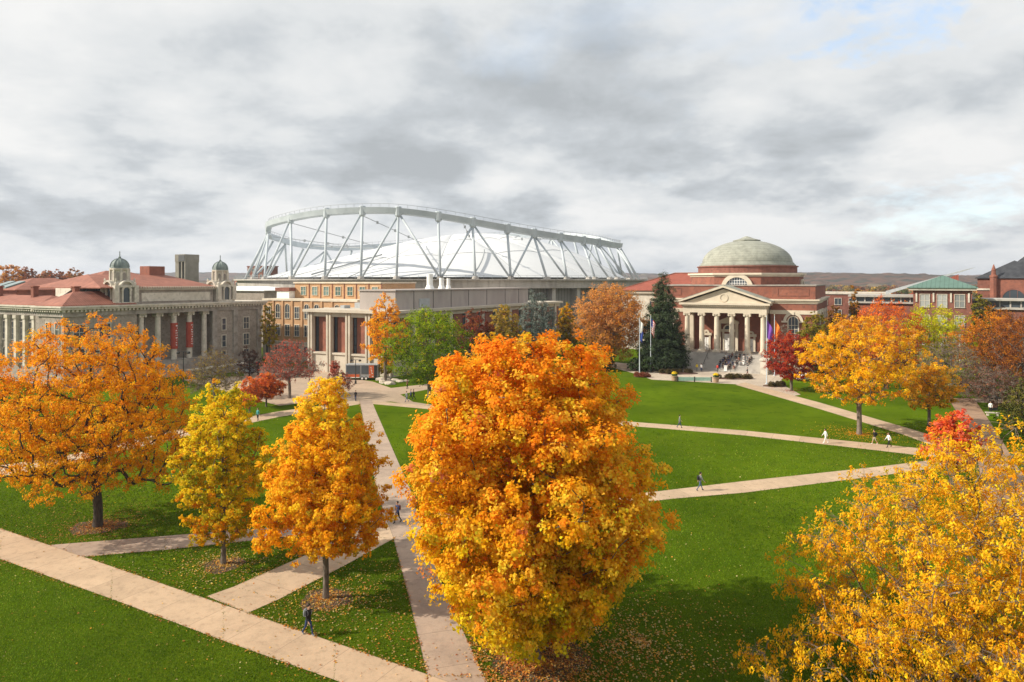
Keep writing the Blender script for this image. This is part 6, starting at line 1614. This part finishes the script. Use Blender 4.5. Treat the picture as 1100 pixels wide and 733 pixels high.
for k in range(7): a = Lh-1.65+rnd.uniform(0,0.6); z = 0.7+k*0.3; m.box(a,a+rnd.uniform(0.15,0.3),-0.1,-0.08,z,z+0.14)
m.build('decal', M['white'], t)
m = MB(); m.box(Lh-0.62,Lh-0.05,-0.05,0,0.5,3.0); m.build('door', M['darkmetal'], t)
m = MB(); m.add([(-Lh,0.9,0.45),(-Lh,1.4,0.45),(-Lh-1.5,1.15,0.45),(-Lh,0.9,0.57),(-Lh,1.4,0.57),(-Lh-1.5,1.15,0.57)],[(0,1,2),(3,5,4),(0,2,5,3),(2,1,4,5),(1,0,3,4)]); m.build('tow_bar', M['darkmetal'], t)
for s in (0.15,0.95):
    m = MB(); m.tube((s,-0.05,0.36),(s,0.2,0.36),0.36,n=18); wh = m.build('wheel', M['rubber'], t); m = MB(); m.tube((s,-0.08,0.36),(s,-0.04,0.36),0.22,n=14); m.build('hub', M['white'], wh)
    m = MB(); m.tube((s,2.1,0.36),(s,2.35,0.36),0.36,n=18); m.build('wheel', M['rubber'], t)

# parked cars glimpsed right of the chapel
def car(label, px_, py_, rz, paint):
    x, y = G(px_, py_); t = empty('parked_car', label, 'car', (x,y,0.01), rz, 'cars parked beside the chapel')
    pr = [(-2.2,0.45),(-2.25,0.8),(-2.0,0.98),(-1.3,1.02),(-0.7,1.45),(0.7,1.5),(1.3,1.05),(2.1,0.92),(2.25,0.6),(2.2,0.35),(-2.15,0.33)]
    m = MB(); fr = FR((0,0.88),(1,0),(0,-1)); m.fprism(fr, pr, 0, 1.76); o = m.build('body', paint, t); bv = o.modifiers.new('b','BEVEL'); bv.width = 0.08; bv.segments = 2
    m = MB(); m.fprism(FR((0,0.90),(1,0),(0,-1)), [(-1.15,1.06),(-0.65,1.4),(0.62,1.44),(1.1,1.08)], 0, 1.80); m.build('window', M['glass'], t)
    for sx in (-1.35,1.4):
        for sy in (-0.8,0.8): m = MB(); m.tube((sx,sy-0.11,0.32),(sx,sy+0.11,0.32),0.32,n=18); w_ = m.build('wheel', M['rubber'], t); m = MB(); m.tube((sx,sy-0.12,0.32),(sx,sy+0.12,0.32),0.19,n=12); m.build('rim', M['steelgrey'], w_)
    for sy in (-0.6,0.6): m = MB(); m.box(2.2,2.27,sy-0.18,sy+0.18,0.62,0.76); m.build('headlight', M['white'], t)
car('white car parked behind the crimson maple', 866, 409, 0.3, M['white']); car('dark car parked at the right of the chapel between shrubs', 888, 397, 0.3, M['navy'])
car('silver car parked on the road below the rose red tree', 262, 401, 0.2, M['steelgrey'])

# notice board and low wall near the brick walk
x, y = G(1067,441)
t = empty('information_kiosk', 'dark-roofed notice pillar beside the brick walk at right', 'kiosk', (x,y,0)); m = MB(); m.box(-0.5,0.5,-0.3,0.3,0,1.9); m.build('cabinet', M['darkmetal'], t); m = MB(); m.box(-0.42,0.42,-0.33,-0.3,0.5,1.7); m.build('notice', M['brick_dark'], t); m = MB(); m.hip(-0.8,0.8,-0.6,0.6,1.9,2.4,0.5); m.build('roof', M['darkmetal'], t)
x, y = G(1066,447)
t = empty('stone_bench', 'short pale stone bench beside the brick walk', 'bench', (x,y,0.01), -0.3); m = MB(); m.box(-0.9,0.9,-0.25,0.25,0.42,0.54); m.build('seat', M['concrete_pale'], t)
for s in (-0.6,0.6): m = MB(); m.box(s-0.12,s+0.12,-0.2,0.2,0,0.42); m.build('leg', M['concrete_pale'], t)

# rockery by the trailer
rnd = random.Random(9)
for k, (px_, py_, s) in enumerate([(410,409,0.9),(414,411.5,1.1),(419,413,0.8),(424,409.5,0.7),(430,410.5,0.6),(416,406.5,0.6),(436,410,0.5)]):
    x, y = G(px_, py_); bm = bmesh.new(); bmesh.ops.create_icosphere(bm, subdivisions=2, radius=s)
    for v_ in bm.verts:
        n_ = mnoise.noise(v_.co*1.6+Vector((k*3.1,0,0))); v_.co *= 1+0.35*n_; v_.co.z *= 0.6; v_.co.x *= 1.4
    me = bpy.data.meshes.new('boulder'); bm.to_mesh(me); bm.free(); me.materials.append(M['concrete_pale']); o = bpy.data.objects.new('boulder', me); C.objects.link(o); o.location = (x,y,0.2*s)
    tag(o, ['pale boulder at the left end of the rockery beside the trailer','largest pale boulder in the rockery by the trailer','pale boulder at the front of the rockery, right of the largest','pale boulder in the middle of the rockery under the lime green tree','small pale boulder right of the middle one in the rockery','small pale boulder at the back of the rockery behind the largest','smallest pale boulder at the right end of the rockery'][k], 'boulder', 'boulders of the rockery by the trailer')

# low wall along the library approach, at the foot of the portico
t = empty('stone_wall', 'pale sloping stone wall leading away from the library corner', 'wall', (*G(262,398),0), RZL); m = MB(); m.box(-14,0,-0.5,0.5,0,1.5); m.build('wall', M['stone'], t); m = MB(); m.box(-14.1,0.1,-0.65,0.65,1.5,1.75); m.build('coping', M['stone_light'], t)
hz = MB(); hz.box(-6900,6900,-900,7400,-1.5,140)
hm = bpy.data.materials.new('pale_air'); hm.use_nodes = True; hm.node_tree.nodes.clear()
ho = hm.node_tree.nodes.new('ShaderNodeOutputMaterial'); pv = hm.node_tree.nodes.new('ShaderNodeVolumePrincipled')
pv.inputs['Color'].default_value = (0.80,0.87,1.0,1); pv.inputs['Density'].default_value = 0.00012; pv.inputs['Anisotropy'].default_value = 0.2
hm.node_tree.links.new(pv.outputs[0], ho.inputs['Volume'])
tag(hz.build('haze', hm), 'thin pale autumn haze over the campus and the hills', 'haze', kind='stuff')
